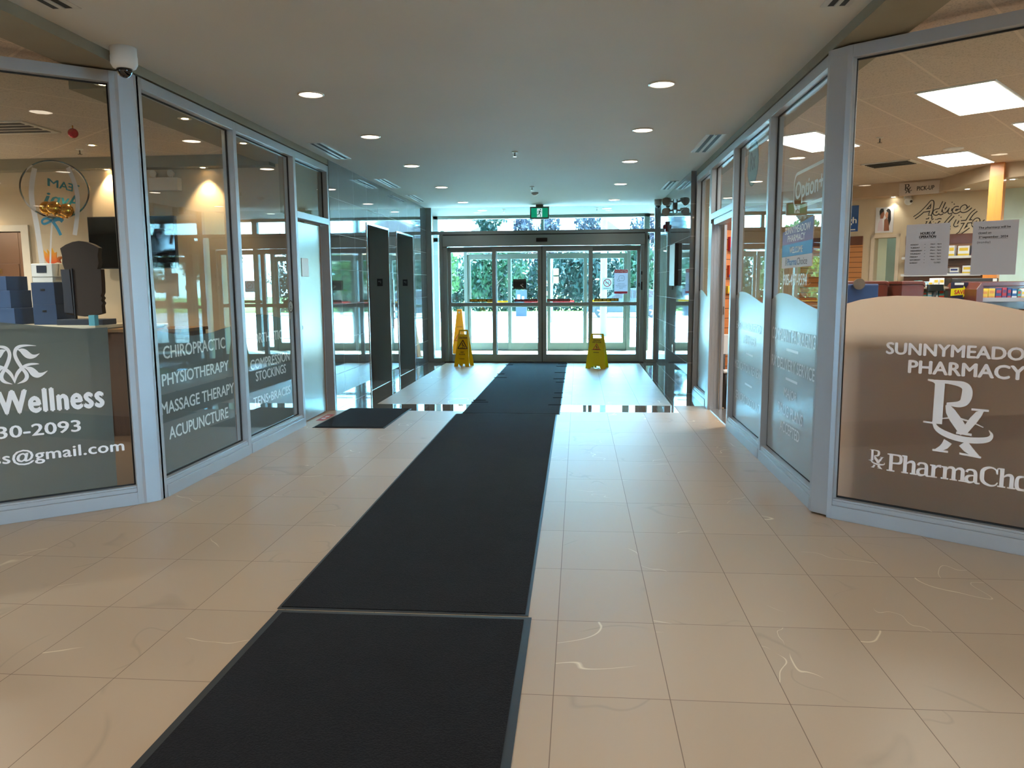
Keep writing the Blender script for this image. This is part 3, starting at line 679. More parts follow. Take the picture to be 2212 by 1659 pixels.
# slab-serif letters of the chain name, drawn as strokes in a unit em (x-height 0.7, cap 1.0)
def serif(b, ch, x, y, k):
    def S(L, w, sm=0): b.stroke([(x+p[0]*k, y+p[1]*k) for p in L], [v*k for v in w] if isinstance(w, (list, tuple)) else w*k, d=0.0008, smooth=sm)
    V, Hh = 0.19, 0.075
    def foot(cx, yy, w=0.36): S([(cx-w/2, yy+Hh/2), (cx+w/2, yy+Hh/2)], Hh)
    if ch == 'P':
        S([(0.2, 0), (0.2, 1)], V); foot(0.2, 0, 0.42); S([(0.0, 0.96), (0.3, 0.96)], Hh)
        S([(0.28, 0.955), (0.55, 0.955), (0.72, 0.90), (0.72, 0.55), (0.55, 0.48), (0.28, 0.48)], [0.08, 0.09, 0.17, 0.17, 0.09, 0.08], 3); return 0.84
    if ch == 'h':
        S([(0.18, 0), (0.18, 1)], V); foot(0.18, 0); S([(0.0, 0.965), (0.2, 0.965)], Hh)
        S([(0.25, 0.55), (0.42, 0.70), (0.62, 0.68), (0.62, 0.4), (0.62, 0.0)], [0.06, 0.13, 0.18, V, V], 2); foot(0.62, 0); return 0.84
    if ch == 'a':
        S([(0.08, 0.56), (0.12, 0.69), (0.34, 0.72), (0.50, 0.64), (0.50, 0.3), (0.50, 0.05)], [0.14, 0.09, 0.10, 0.17, V, V], 2)
        S([(0.48, 0.42), (0.25, 0.40), (0.08, 0.30), (0.10, 0.06), (0.30, 0.02), (0.48, 0.14)], [0.06, 0.09, 0.17, 0.17, 0.11, 0.05], 2)
        S([(0.5, 0.07), (0.56, 0.025), (0.72, 0.04)], [0.12, 0.09, 0.07], 1); return 0.74
    if ch == 'r':
        S([(0.18, 0), (0.18, 0.7)], V); foot(0.18, 0, 0.4); S([(0.0, 0.665), (0.2, 0.665)], Hh)
        S([(0.24, 0.5), (0.36, 0.68), (0.54, 0.66)], [0.06, 0.11, 0.16], 2); return 0.62
    if ch == 'm':
        S([(0.18, 0), (0.18, 0.7)], V); foot(0.18, 0); S([(0.0, 0.665), (0.2, 0.665)], Hh)
        for dx in (0, 0.42):
            S([(0.25+dx, 0.55), (0.38+dx, 0.70), (0.60+dx, 0.66), (0.60+dx, 0.4), (0.60+dx, 0.0)], [0.06, 0.12, 0.18, V, V], 2); foot(0.60+dx, 0)
        return 1.24
    if ch == 'C':
        S([(0.80, 0.66), (0.76, 0.9), (0.48, 1.0), (0.14, 0.82), (0.12, 0.5), (0.14, 0.18), (0.48, 0.0), (0.74, 0.05), (0.84, 0.22)], [0.09, 0.07, 0.10, 0.19, 0.21, 0.19, 0.10, 0.08, 0.06], 3)
        S([(0.81, 0.64), (0.81, 0.98)], 0.05); return 0.92
    if ch == 'o':
        S([(0.34, 0.70), (0.08, 0.66), (0.08, 0.05), (0.34, 0.01), (0.62, 0.05), (0.62, 0.66), (0.34, 0.70)], [0.09, 0.15, 0.2, 0.09, 0.2, 0.15, 0.09], 3); return 0.76
    if ch == 'i':
        S([(0.18, 0), (0.18, 0.7)], V); foot(0.18, 0); S([(0.0, 0.665), (0.2, 0.665)], Hh); S([(0.08, 0.9), (0.28, 0.9)], 0.16); return 0.42
    if ch == 'c':
        S([(0.54, 0.54), (0.40, 0.70), (0.10, 0.62), (0.10, 0.08), (0.40, 0.0), (0.58, 0.14)], [0.12, 0.09, 0.2, 0.2, 0.1, 0.05], 3); return 0.66
    if ch == 'e':
        S([(0.12, 0.38), (0.56, 0.40)], 0.06); S([(0.56, 0.40), (0.50, 0.68), (0.20, 0.70), (0.10, 0.35), (0.20, 0.0), (0.56, 0.06), (0.60, 0.16)], [0.15, 0.14, 0.12, 0.2, 0.15, 0.1, 0.04], 3); return 0.7
    return 0.5
x = 0.318
for ch in 'PharmaChoice':
    x += serif(b, ch, x, 0.352, 0.1045)*0.1045*0.90
b.obj('chain_lettering', M_VINYL, w9)
# ================================================================== ENTRANCE FACADE (Y 14.4) AND VESTIBULE
TF = frame((0, YF, 0), (1, 0, 0))                # local x = X, y = Z, z = toward the viewer (-Y)
TF2 = frame((0, 17.0, 0), (1, 0, 0))
f1 = sthing('window_10', (-0.68, YF, 0), 'glazed transom and sidelights around the inner sliding doors', 'window')
b = MB(TF)
b.box(-2.85, -2.745, 0, ZC, -0.12, 0); b.box(-2.603, -2.53, 0, 2.385, -0.12, 0); b.box(1.255, 1.20, 0, 2.385, -0.12, 0); b.box(1.377, 1.432, 0, ZC, -0.12, 0)
b.box(-2.745, 1.377, 2.385, 2.447, -0.12, 0); b.box(-2.745, -2.603, 0, 0.075, -0.12, 0); b.box(1.255, 1.377, 0, 0.062, -0.12, 0)
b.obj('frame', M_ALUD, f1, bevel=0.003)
b = MB(TF); b.box(-2.745, 1.377, 2.447, ZC, -0.066, -0.06); b.obj('transom_glass', M_GLASSD, f1)
b = MB(TF); b.box(-2.745, -2.603, 0.075, 2.385, -0.066, -0.06); b.obj('left_sidelight_glass', M_GLASSD, f1)
b = MB(TF); b.box(1.255, 1.377, 0.062, 2.385, -0.066, -0.06); b.obj('right_sidelight_glass', M_GLASSD, f1)

def lead(parent, T, x0, x1, z0, z1, n0, st=0.06, top=0.09, mid=(1.055, 1.122), bot=0.135, name='door_leaf', m=M_ALUD, d=0.045):
    b = MB(T); b.box(x0, x0+st, z0, z1, n0-d, n0); b.box(x1-st, x1, z0, z1, n0-d, n0); b.box(x0+st, x1-st, z1-top, z1, n0-d, n0)
    b.box(x0+st, x1-st, mid[0], mid[1], n0-d, n0); b.box(x0+st, x1-st, z0, bot+z0, n0-d, n0)
    o = b.obj(name, m, parent, bevel=0.002)
    g = MB(T); g.box(x0+st, x1-st, mid[1], z1-top, n0-d/2-0.003, n0-d/2+0.003); g.box(x0+st, x1-st, z0+bot, mid[0], n0-d/2-0.003, n0-d/2+0.003)
    g.obj('leaf_glass', M_GLASSD, o)
    return o
d2 = sthing('door_2', (-0.68, YF, 0), 'inner four-panel automatic sliding glass doors under the exit sign', 'door')
b = MB(TF); b.box(-2.53, 1.20, 2.165, 2.365, -0.10, 0.05); b.box(-2.53, -2.455, 0, 2.165, -0.10, 0.02); b.box(1.125, 1.20, 0, 2.165, -0.10, 0.02)
b.obj('header', M_ALUD, d2, bevel=0.003)
b = MB(TF); b.box(-2.53, 1.20, 2.366, 2.384, -0.05, 0.012); b.obj('header_gap', M_GASK, d2)
lead(d2, TF, -2.455, -1.53, 0.012, 2.15, -0.06)
lead(d2, TF, 0.19, 1.125, 0.012, 2.15, -0.06)
lead(d2, TF, -1.615, -0.687, 0.012, 2.155, 0.0, st=0.075)
lead(d2, TF, -0.675, 0.255, 0.012, 2.155, 0.0, st=0.075)
b = MB(TF); b.box(-0.687, -0.675, 0.012, 2.155, -0.04, -0.01); b.obj('meeting_seal', M_GASK, d2)
b = MB(TF); b.box(-2.53, 1.20, 0, 0.011, -0.10, 0.06); b.obj('floor_track', mat('door_track', (60, 58, 56), 0.4, metal=0.6), d2)
b = MB(TF); b.box(-1.62, -0.69, 2.13, 2.158, -0.005, 0.02); b.box(-0.67, 0.26, 2.13, 2.158, -0.005, 0.02); b.obj('hanger_rail', M_ALUD, d2)
b = MB(TF); b.box(-0.785, -0.58, 2.232, 2.303, 0.05, 0.085); b.obj('motion_sensor', M_BLACK, d2, bevel=0.006)
b = MB(TF); b.box(1.09, 1.115, 1.40, 1.47, 0.02, 0.03); b.box(1.135, 1.165, 1.34, 1.49, 0.0, 0.03); b.box(1.135, 1.16, 1.62, 1.68, 0.0, 0.03); b.obj('key_switch', M_BLACK, d2, bevel=0.002)
def strip(T, x0, x1, z0, z1, n, rgb, txt, parent, name, mirror, ink=(235, 225, 225)):
    b = MB(T); b.box(x0, x1, z0, z1, n-0.001, n); o = b.obj(name, mat(name+'_%d%d%d' % rgb, rgb, 0.5, trans=0.35), parent)
    text('strip_print', txt, (x0+0.02, x1-0.02, z0+0.012, z1-0.012), T, mat('ink_%d%d%d' % ink, ink, 0.6), o, depth=n+0.0012, mirror=mirror, bold=0.01)
    return o
EM = 'IN EMERGENCY PUSH TO OPEN'
strip(TF, -2.055, -1.56, 1.135, 1.19, -0.06, (112, 88, 8), '— —  — —  — —', d2, 'caution_strip', False, (190, 160, 60))  # inner strips darker than the outer ones: backlit shade put into the colour
strip(TF, -1.195, -0.77, 1.135, 1.185, 0.002, (120, 16, 22), EM, d2, 'push_strip', True, (206, 150, 150))
strip(TF, -0.59, -0.16, 1.135, 1.185, 0.002, (120, 16, 22), EM, d2, 'push_strip', True, (206, 150, 150))
strip(TF, 0.285, 0.74, 1.135, 1.19, -0.06, (112, 88, 8), '— —  — —  — —', d2, 'caution_strip', False, (190, 160, 60))

# notices on the inner doors, read backwards from in here
t = thing('attention_poster', 'white and red attention poster on the right sliding door glass', 'poster', (0.80, YF+0.09, 1.27))
b = MB(TF); b.box(0.655, 0.905, 1.27, 1.72, -0.080, -0.078); b.obj('sheet', mat('poster_sheet', (222, 224, 236), 0.7, trans=0.4), t)
b = MB(TF); b.box(0.66, 0.90, 1.655, 1.715, -0.0775, -0.077); b.obj('title_band', mat('poster_red', (214, 60, 84), 0.6), t)
b = MB(TF); b.box(0.66, 0.90, 1.275, 1.315, -0.0775, -0.077); b.obj('foot_band', MATS['poster_red'], t)
text('title_print', 'ATTENTION', (0.675, 0.885, 1.665, 1.703), TF, M_VINYL, t, depth=-0.0765, mirror=True, bold=0.02)
text('notice_print', 'CUSTOMERS\nA FACE COVERING\nIS REQUIRED IN\nSTORE', (0.685, 0.88, 1.36, 1.465), TF, mat('grey_ink', (120, 122, 130), 0.6), t, depth=-0.0765, mirror=True)
b = MB(TF @ Matrix.Translation((0.79, 1.55, -0.0768))); b.stroke(rr(-0.05, 0.05, -0.04, 0.055, 0.03), 0.006, smooth=0); b.stroke([(-0.05, 0.0), (-0.085, -0.02), (-0.08, -0.045), (-0.03, -0.05)], 0.005); b.stroke([(-0.02, 0.02), (0.03, 0.02)], 0.004); b.stroke([(-0.02, 0.0), (0.03, 0.0)], 0.004)
b.obj('drawing', MATS['grey_ink'], t)
t = thing('no_smoking_sign', 'square white no smoking sticker on the right sliding door glass', 'sign', (0.52, YF+0.09, 1.34))
b = MB(TF); b.box(0.43, 0.625, 1.345, 1.565, -0.080, -0.078); b.obj('sheet', mat('sticker_sheet', (236, 238, 240), 0.6, trans=0.5), t)
b = MB(TF @ Matrix.Translation((0.527, 1.475, -0.0772))); b.stroke([(0.066*math.cos(k*PI/16), 0.066*math.sin(k*PI/16)) for k in range(33)], 0.013, smooth=0); b.stroke([(-0.045, 0.045), (0.045, -0.045)], 0.012, smooth=0)
b.obj('red_ring', mat('sign_red', (205, 35, 60), 0.6), t)
b = MB(TF @ Matrix.Translation((0.527, 1.475, -0.0776))); b.box(-0.04, 0.035, -0.006, 0.004, 0, 0.0002); b.stroke([(0.03, 0.012), (0.02, 0.03), (0.035, 0.04)], 0.005); b.obj('cigarette_mark', M_INK, t)
text('sign_print', 'NO SMOKING', (0.455, 0.60, 1.362, 1.384), TF, M_INK, t, depth=-0.0765, mirror=True, bold=0.02)
t = thing('dark_door_plate', 'dark square plate with a white mark on the left middle sliding door', 'sign', (-1.12, YF-0.01, 1.35))
b = MB(TF); b.box(-1.225, -0.975, 1.37, 1.555, -0.019, -0.013); b.obj('plate', M_BLACK, t, bevel=0.002)
b = MB(TF); b.box(-1.225, -0.975, 1.515, 1.553, -0.0125, -0.012); b.box(-1.225, -0.975, 1.372, 1.405, -0.0125, -0.012); b.obj('plate_bands', mat('grey_green', (58, 66, 58), 0.6), t)
b = MB(TF @ Matrix.Translation((-1.06, 1.43, -0.012))); b.stroke([(-0.02, 0.02), (0.0, 0.0), (0.03, -0.03)], [0.02, 0.016, 0.008]); b.stroke([(0.0, 0.03), (0.03, 0.03)], 0.006); b.obj('white_mark', M_WHITE, t)

# exit sign hanging from the corridor ceiling
t = thing('exit_sign', 'green running man exit sign hanging over the sliding doors', 'exit sign', (-0.71, 14.15, ZC))
b = MB(); b.box(-0.775, -0.645, 14.10, 14.20, 2.835, ZC); b.obj('mount', mat('exit_housing', (120, 122, 116), 0.4, metal=0.4), t)
b = MB(); b.box(-0.883, -0.537, 14.11, 14.19, 2.625, 2.845); b.obj('housing', MATS['exit_housing'], t, bevel=0.008)
TE = frame((-0.71, 14.11, 2.735), (1, 0, 0))
b = MB(TE); b.box(-0.15, 0.15, -0.083, 0.083, 0.0, 0.002); b.obj('green_panel', emis('exit_green', (0, 150, 110), 0.55), t)
b = MB(TE); b.box(-0.045, 0.048, -0.075, 0.075, 0.002, 0.0028); b.obj('white_panel', emis('exit_white', (190, 225, 225), 0.75), t)
b = MB(TE @ Matrix.Translation((0, 0, 0.0032)))
b.lathe([(0.012, 0), (0.012, 0.0005)], c=(0.018, 0.055, 0), n=14); b.stroke([(0.01, 0.038), (-0.005, -0.005)], 0.022); b.stroke([(0.006, 0.034), (-0.025, 0.030), (-0.034, 0.005)], 0.008)
b.stroke([(0.01, 0.032), (0.025, 0.012), (0.044, 0.016)], 0.008); b.stroke([(-0.005, -0.004), (0.014, -0.03), (0.02, -0.07)], 0.012); b.stroke([(-0.006, -0.004), (-0.018, -0.035), (-0.052, -0.04)], 0.012)
b.obj('running_figure', mat('exit_dark_green', (0, 84, 66), 0.5), t)

# --- vestibule shell
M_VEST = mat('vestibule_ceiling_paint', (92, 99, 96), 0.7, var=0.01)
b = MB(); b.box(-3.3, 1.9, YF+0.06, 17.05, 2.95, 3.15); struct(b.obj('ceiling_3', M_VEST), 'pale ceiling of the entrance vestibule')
b = MB(); b.box(-3.25, -3.05, YF+0.05, 15.2, 0, 2.95); b.box(-3.05, -2.86, YF, 14.5, 0, 2.95); struct(b.obj('wall_vestibule_left', M_CREAM))
b = MB(); b.box(1.52, 1.72, YF, 15.9, 0, 2.95); b.box(1.432, 1.53, YF, 14.5, 0, 2.95); struct(b.obj('wall_vestibule_right', M_CREAM))
b = MB(); b.box(-3.3, 9.6, 17.1, 17.3, 2.905, 3.9); b.box(2.0, 9.6, 17.1, 17.3, 0, 3.0); b.box(-9.6, -3.2, 17.0, 17.2, 0, 3.9); struct(b.obj('wall_outer', mat('brick_render', (190, 150, 128), 0.85, var=0.12, scale=18, bump=0.3)))
b = MB(); b.box(-9.6, 9.6, 14.3, 17.2, 3.15, 3.9); struct(b.obj('roof', M_BEIGED))
f2 = sthing('window_11', (-0.8, 17.0, 0), 'outer glazed front of the vestibule beyond the sliding doors', 'window')
b = MB(TF2)
for x0, x1, z1 in ((-3.2, -3.10, 2.95), (-2.53, -2.46, 2.43), (1.04, 1.12, 2.43), (1.40, 1.52, 2.95), (-0.83, -0.76, 2.95)):
    b.box(x0, x1, 0 if x0 != -0.83 else 2.43, z1, -0.12, 0)
b.box(-3.2, 1.52, 2.40, 2.49, -0.12, 0); b.box(-3.2, 1.52, 2.885, 2.95, -0.12, 0); b.box(-3.1, -2.53, 0, 0.08, -0.12, 0); b.box(1.12, 1.40, 0, 0.08, -0.12, 0)
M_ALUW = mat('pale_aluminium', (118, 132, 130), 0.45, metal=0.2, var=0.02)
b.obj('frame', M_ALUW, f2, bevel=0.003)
b = MB(TF2); b.box(-3.1, 1.40, 2.49, 2.885, -0.066, -0.06); b.obj('transom_glass', M_GLASSD, f2)
b = MB(TF2); b.box(-3.1, -2.53, 0.08, 2.40, -0.066, -0.06); b.obj('left_sidelight_glass', M_GLASSD, f2)
b = MB(TF2); b.box(1.12, 1.40, 0.08, 2.40, -0.066, -0.06); b.obj('right_sidelight_glass', M_GLASSD, f2)
d6 = sthing('door_6', (-0.7, 17.0, 0), 'outer sliding glass doors of the vestibule', 'door')
b = MB(TF2); b.box(-2.46, 1.04, 2.16, 2.40, -0.10, 0.06); b.obj('header', M_ALUW, d6, bevel=0.003)
lead(d6, TF2, -2.46, -1.48, 0.012, 2.12, -0.05, st=0.07, bot=0.16, mid=(0.96, 1.03), m=M_ALUW, top=0.11)
lead(d6, TF2, 0.10, 1.04, 0.012, 2.12, -0.05, st=0.07, bot=0.16, mid=(0.96, 1.03), m=M_ALUW, top=0.11)
lead(d6, TF2, -1.56, -0.70, 0.012, 2.13, 0.0, st=0.07, bot=0.16, mid=(0.96, 1.03), m=M_ALUW, top=0.12)
lead(d6, TF2, -0.69, 0.18, 0.012, 2.13, 0.0, st=0.07, bot=0.16, mid=(0.96, 1.03), m=M_ALUW, top=0.12)
b = MB(TF2); b.box(-2.46, 1.04, 0, 0.011, -0.10, 0.05); b.obj('floor_track', MATS['door_track'], d6)
strip(TF2, -2.02, -1.56, 1.06, 1.10, 0.002, (236, 200, 20), '— —  — —', d6, 'caution_strip', False, (170, 110, 10))
strip(TF2, -1.20, -0.76, 1.06, 1.105, 0.002, (226, 40, 70), EM, d6, 'push_strip', True, (250, 225, 225))
strip(TF2, -0.57, -0.10, 1.06, 1.105, 0.002, (226, 40, 70), EM, d6, 'push_strip', True, (250, 225, 225))
strip(TF2, 0.30, 0.70, 1.07, 1.11, 0.002, (236, 200, 20), '— —  — —', d6, 'caution_strip', False, (170, 110, 10))
# small red alarm station on the vestibule's cream wall
t = thing('fire_alarm_station', 'small red fire alarm pull station on the cream vestibule wall', 'fire alarm', (-3.03, 15.0, 1.15))
b = MB(); b.box(-3.05, -3.0, 14.93, 15.04, 1.08, 1.25); b.obj('box', M_RED, t, bevel=0.004)
b = MB(); b.box(-3.0, -2.99, 14.955, 15.015, 1.11, 1.16); b.obj('handle', M_WHITE, t)
# ================================================================== CEILING FITTINGS
M_LAMP = emis('downlight_glow', (255, 240, 214), 9.0)
M_RIM = mat('downlight_rim', (214, 208, 196), 0.35, metal=0.3)
def area(name, parent, loc, size, power, color, shape='DISK', size_y=None, spread=2.6):
    L = bpy.data.lights.new(name, 'AREA'); L.shape = shape; L.size = size; L.energy = power; L.color = color; L.spread = spread
    if size_y: L.size_y = size_y
    o = bpy.data.objects.new(name, L); COL.objects.link(o); o.location = loc
    if parent: o.parent = parent; o.matrix_parent_inverse = abs_inv(parent)
    return o
def downlight(x, y, z, label, group, r=0.085, power=POT_W, color=(1.0, 0.94, 0.86), lamp=M_LAMP):
    t = thing('downlight', label, 'ceiling light', (x, y, z), group)
    b = MB(); b.lathe([(r*1.16, 0), (r*1.16, -0.004), (r*1.02, -0.009), (r, -0.006), (r, -0.001)], (x, y, z), 32); b.obj('trim_ring', M_RIM, t)
    b = MB(); b.lathe([(r*0.98, 0), (r*0.98, -0.0035)], (x, y, z-0.001), 32); b.obj('lens', lamp, t)
    area('lamp', t, (x, y, z-0.011), r*1.9, power, color)
    return t
GP = 'recessed downlights of the corridor ceiling'
ords = ['nearest the camera', 'second from the camera', 'third from the camera', 'fourth from the camera', 'closest to the entrance']
PY = (5.845, 7.51, 9.36, 11.41, 13.50)
d0 = downlight(-2.01, PY[0], ZC, 'round downlight in the left ceiling row, '+ords[0], GP)
for k, y in enumerate(PY):
    if k: copy_tree(d0, (-2.01, y, ZC), 'round downlight in the left ceiling row, '+ords[k])
    copy_tree(d0, (0.592, y, ZC), 'round downlight in the right ceiling row, '+ords[k])
for y in (3.2, 0.6, -2.2, -5.0):
    for x in (-2.01, 0.592): copy_tree(d0, (x, y, ZC), 'round downlight in the lobby ceiling behind the viewer', 'lobby downlights behind the viewer')
for x, y in ((-4.6, 0.5), (-6.8, 0.5), (-4.6, -3), (3.4, 1.2), (5.8, 1.2), (3.4, -3)):
    copy_tree(d0, (x, y, ZA), 'round downlight in the tiled lobby ceiling behind the viewer', 'tiled lobby ceiling downlights')
# vestibule downlights (weak beside the daylight)
dv = downlight(-1.95, 15.75, 2.95, 'pale downlight in the left of the vestibule ceiling', 'vestibule downlights', power=12)
copy_tree(dv, (0.55, 15.75, 2.95), 'pale downlight in the right of the vestibule ceiling')

# linear slot diffusers
M_SLOT = mat('slot_dark', (8, 9, 10), 0.6)
M_DIFF = mat('diffuser_white', (196, 194, 188), 0.4, metal=0.2)
def diffuser(x0, x1, y0, y1, label):
    t = thing('slot_diffuser', label, 'air vent', ((x0+x1)/2, (y0+y1)/2, ZC), 'linear slot air vents')
    b = MB(); b.box(x0, x1, y0, y1, ZC-0.004, ZC+0.001); b.obj('frame', M_DIFF, t)
    w = (x1-x0)
    b = MB(); b.box(x0+w*0.22, x0+w*0.42, y0+0.02, y1-0.02, ZC-0.0052, ZC-0.0035); b.box(x0+w*0.60, x0+w*0.80, y0+0.02, y1-0.02, ZC-0.0052, ZC-0.0035); b.obj('slots', M_SLOT, t)
    b = MB(); b.box(x0+w*0.44, x0+w*0.58, y0+0.02, y1-0.02, ZC-0.009, ZC-0.004); b.obj('blade', M_DIFF, t)
    return t
diffuser(-2.74, -2.56, 2.9, 3.97, 'slot air vent cut by the top left edge of the picture')
diffuser(-2.74, -2.57, 7.76, 8.75, 'slot air vent above the clinic door')
diffuser(-2.75, -2.61, 10.41, 11.38, 'slot air vent above the nearer elevator')
diffuser(-2.75, -2.62, 12.30, 13.28, 'slot air vent above the farther elevator')
diffuser(1.25, 1.40, 3.3, 4.36, 'slot air vent cut by the top right edge of the picture')
diffuser(1.22, 1.41, 7.80, 8.83, 'slot air vent above the pharmacy doorway')
diffuser(1.24, 1.39, 11.18, 12.18, 'slot air vent above the right tile wall')

def sprinkler(x, y, z, label, grp='sprinkler heads'):
    t = thing('sprinkler', label, 'sprinkler', (x, y, z), grp)
    b = MB(); b.lathe([(0.035, 0), (0.030, -0.008), (0.012, -0.012)], (x, y, z), 18); b.obj('escutcheon', M_RIM, t)
    b = MB(); b.cyl((x, y, z-0.05), 0.007, 0.04, 10); b.lathe([(0.022, 0), (0.022, 0.003)], (x, y, z-0.053), 14); b.obj('deflector', mat('chrome', (120, 116, 110), 0.25, metal=1.0), t)
    return t
sp0 = sprinkler(-0.697, 8.55, ZC, 'sprinkler head in the middle of the corridor ceiling')
copy_tree(sp0, (-0.69, 11.55, ZC), 'sprinkler head just before the exit sign')
copy_tree(sp0, (-1.5, 15.6, 2.95), 'sprinkler head in the vestibule ceiling on the left')
copy_tree(sp0, (0.35, 15.6, 2.95), 'sprinkler head in the vestibule ceiling on the right')
copy_tree(sp0, (2.94, 8.07, ZA), 'sprinkler head in the pharmacy ceiling')
copy_tree(sp0, (-5.1, 7.7, ZA), 'sprinkler head in the clinic ceiling near the soffit')
t = thing('smoke_detector', 'small smoke detector behind the exit sign mount', 'smoke detector', (-0.69, 12.3, ZC))
b = MB(); b.lathe([(0.055, 0), (0.055, -0.02), (0.03, -0.045), (0.001, -0.05)], (-0.69, 12.3, ZC), 24); b.obj('body', M_RIM, t)

def dome_cam(x, y, z, label, k=1.0):
    t = thing('dome_camera', label, 'security camera', (x, y, z))
    b = MB(); b.lathe([(0.078*k, 0), (0.078*k, -0.052*k), (0.080*k, -0.055*k), (0.080*k, -0.10*k), (0.068*k, -0.122*k), (0.05*k, -0.13*k)], (x, y, z), 32); b.obj('housing', M_WHITE, t)
    b = MB(); b.lathe([(0.050*k, -0.126*k), (0.046*k, -0.15*k), (0.032*k, -0.172*k), (0.012*k, -0.182*k), (0.001, -0.184*k)], (x, y, z), 28); b.obj('dark_dome', mat('smoked_dome', (6, 6, 8), 0.06, coat=0.6), t)
    b = MB(); b.lathe([(0.0792*k, -0.0545*k), (0.0792*k, -0.0575*k)], (x, y, z), 32); b.obj('seam_line', M_BLACK, t)
    return t
dome_cam(-2.735, 4.62, ZC, 'white dome camera over the corner post of the clinic storefront', 0.95)
dome_cam(1.345, 13.6, ZC, 'small dome camera in the far right ceiling corner near the doors', 0.8)

# twin-head emergency lamp, strobe and display panel on the right tile wall
t = thing('emergency_lamp', 'twin head emergency lamp high on the right tile wall', 'emergency light', (XT, 11.9, 2.6))
b = MB(); b.lathe([(0.055, 0), (0.055, -0.02), (0.02, -0.03)], (XT, 11.9, 2.60), 20, axis=0); b.box(XT-0.035, XT-0.02, 11.885, 11.915, 2.50, 2.70); b.obj('bracket', mat('emergency_grey', (128, 126, 120), 0.4), t)
for s in (1, -1):
    b = MB(); zc = 2.60+s*0.075
    b.tube([(XT-0.03, 11.9, 2.60+s*0.06), (XT-0.10, 11.88, zc+0.005)], 0.013)
    b.tube([(XT-0.085, 11.89, zc+0.03), (XT-0.125, 11.83, zc), (XT-0.15, 11.79, zc-0.02)], [0.018, 0.05, 0.062], 18)
    b.obj('lamp_head', MATS['emergency_grey'], t)
t = thing('fire_strobe', 'red fire strobe on the right tile wall beside the entrance', 'fire alarm', (XT, 12.9, 2.37))
b = MB(); b.box(XT-0.035, XT, 12.84, 12.96, 2.29, 2.45); b.obj('body', mat('strobe_red', (120, 16, 24), 0.4), t, bevel=0.008)
b = MB(); b.lathe([(0.04, 0), (0.03, -0.03), (0.001, -0.035)], (XT-0.035, 12.9, 2.37), 16, axis=0); b.obj('lens', MATS['strobe_red'], t)
t = thing('directory_board', 'white faced wall directory board on the right tile wall', 'directory board', (XT, 11.7, 1.7))
b = MB(); b.box(XT-0.05, XT, 11.40, 12.02, 1.42, 2.03); b.obj('case', M_BLACK, t, bevel=0.004)
b = MB(); b.box(XT-0.053, XT-0.05, 11.405, 12.015, 1.425, 2.025); b.obj('face', mat('board_white', (206, 214, 220), 0.35), t)
t = thing('wall_outlet', 'chrome outlet plate low on the right tile wall', 'outlet', (XT, 11.9, 0.5))
b = MB(); b.box(XT-0.006, XT, 11.83, 11.90, 0.42, 0.53); b.obj('plate', M_STEELB, t)

# elevator call panel and braille plates
t = thing('elevator_call_panel', 'slim steel call panel between the two elevators', 'call panel', (XL, 11.75, 1.1))
b = MB(); b.box(XL, XL+0.008, 11.70, 11.79, 0.80, 1.55); b.obj('plate', M_STEELB, t, bevel=0.002)
for z in (0.95, 1.05, 1.17):
    b = MB(); b.lathe([(0.018, 0), (0.018, 0.006)], (XL+0.008, 11.745, z), 16, axis=0); b.obj('button', M_BLACK, t)
for i, (y, zc) in enumerate(((11.478, 1.50), (13.188, 1.50))):
    t = thing('floor_number_plate', 'black floor number plate in the '+('nearer' if i == 0 else 'farther')+' elevator jamb', 'sign', (XL-0.14, y, zc), 'elevator jamb plates')
    TJ = frame((XL-0.14, y-0.0025, zc), (1, 0, 0))
    b = MB(TJ); b.box(-0.042, 0.042, -0.055, 0.055, 0, 0.0025); b.obj('plate', M_BLACK, t)
    text('star_and_number', '*1', (-0.022, 0.016, -0.012, 0.028), TJ, mat('plate_grey', (150, 150, 150), 0.5), t, depth=0.003, bold=0.02)

# ================================================================== MATS AND FLOOR SIGNS
def carpet(name, a, c, rgb2=None):
    if name in MATS: return MATS[name]
    m, n, b = bsdf_mat(name)
    tc = n.nodes.new('ShaderNodeTexCoord'); no = n.nodes.new('ShaderNodeTexNoise'); no.inputs['Scale'].default_value = 150; no.inputs['Detail'].default_value = 4
    n.links.new(tc.outputs['Object'], no.inputs['Vector']); n2 = n.nodes.new('ShaderNodeTexNoise'); n2.inputs['Scale'].default_value = 6; n2.inputs['Detail'].default_value = 4
    n.links.new(tc.outputs['Object'], n2.inputs['Vector'])
    s = nmath(n, 'ADD', nmath(n, 'MULTIPLY', no.outputs['Fac'], 0.8), nmath(n, 'MULTIPLY', n2.outputs['Fac'], 0.2))
    ra = n.nodes.new('ShaderNodeValToRGB'); ra.color_ramp.elements[0].position = 0.35; ra.color_ramp.elements[1].position = 0.65
    ra.color_ramp.elements[0].color = s2l(a)+(1,); ra.color_ramp.elements[1].color = s2l(c)+(1,)
    n.links.new(s, ra.inputs[0]); n.links.new(ra.outputs[0], b.inputs['Base Color']); b.inputs['Roughness'].default_value = 0.95
    b.inputs['Specular IOR Level'].default_value = 0.06; b.inputs['Sheen Weight'].default_value = 0.05; b.inputs['Sheen Roughness'].default_value = 0.6
    bn = n.nodes.new('ShaderNodeBump'); bn.inputs['Strength'].default_value = 0.7; bn.inputs['Distance'].default_value = 0.004
    n.links.new(no.outputs['Fac'], bn.inputs['Height']); n.links.new(bn.outputs[0], b.inputs['Normal'])
    MATS[name] = m
    return m
M_PILE = carpet('mat_pile', (6, 5, 5), (25, 21, 21))
M_RUB = mat('mat_rubber', (44, 48, 50), 0.5)
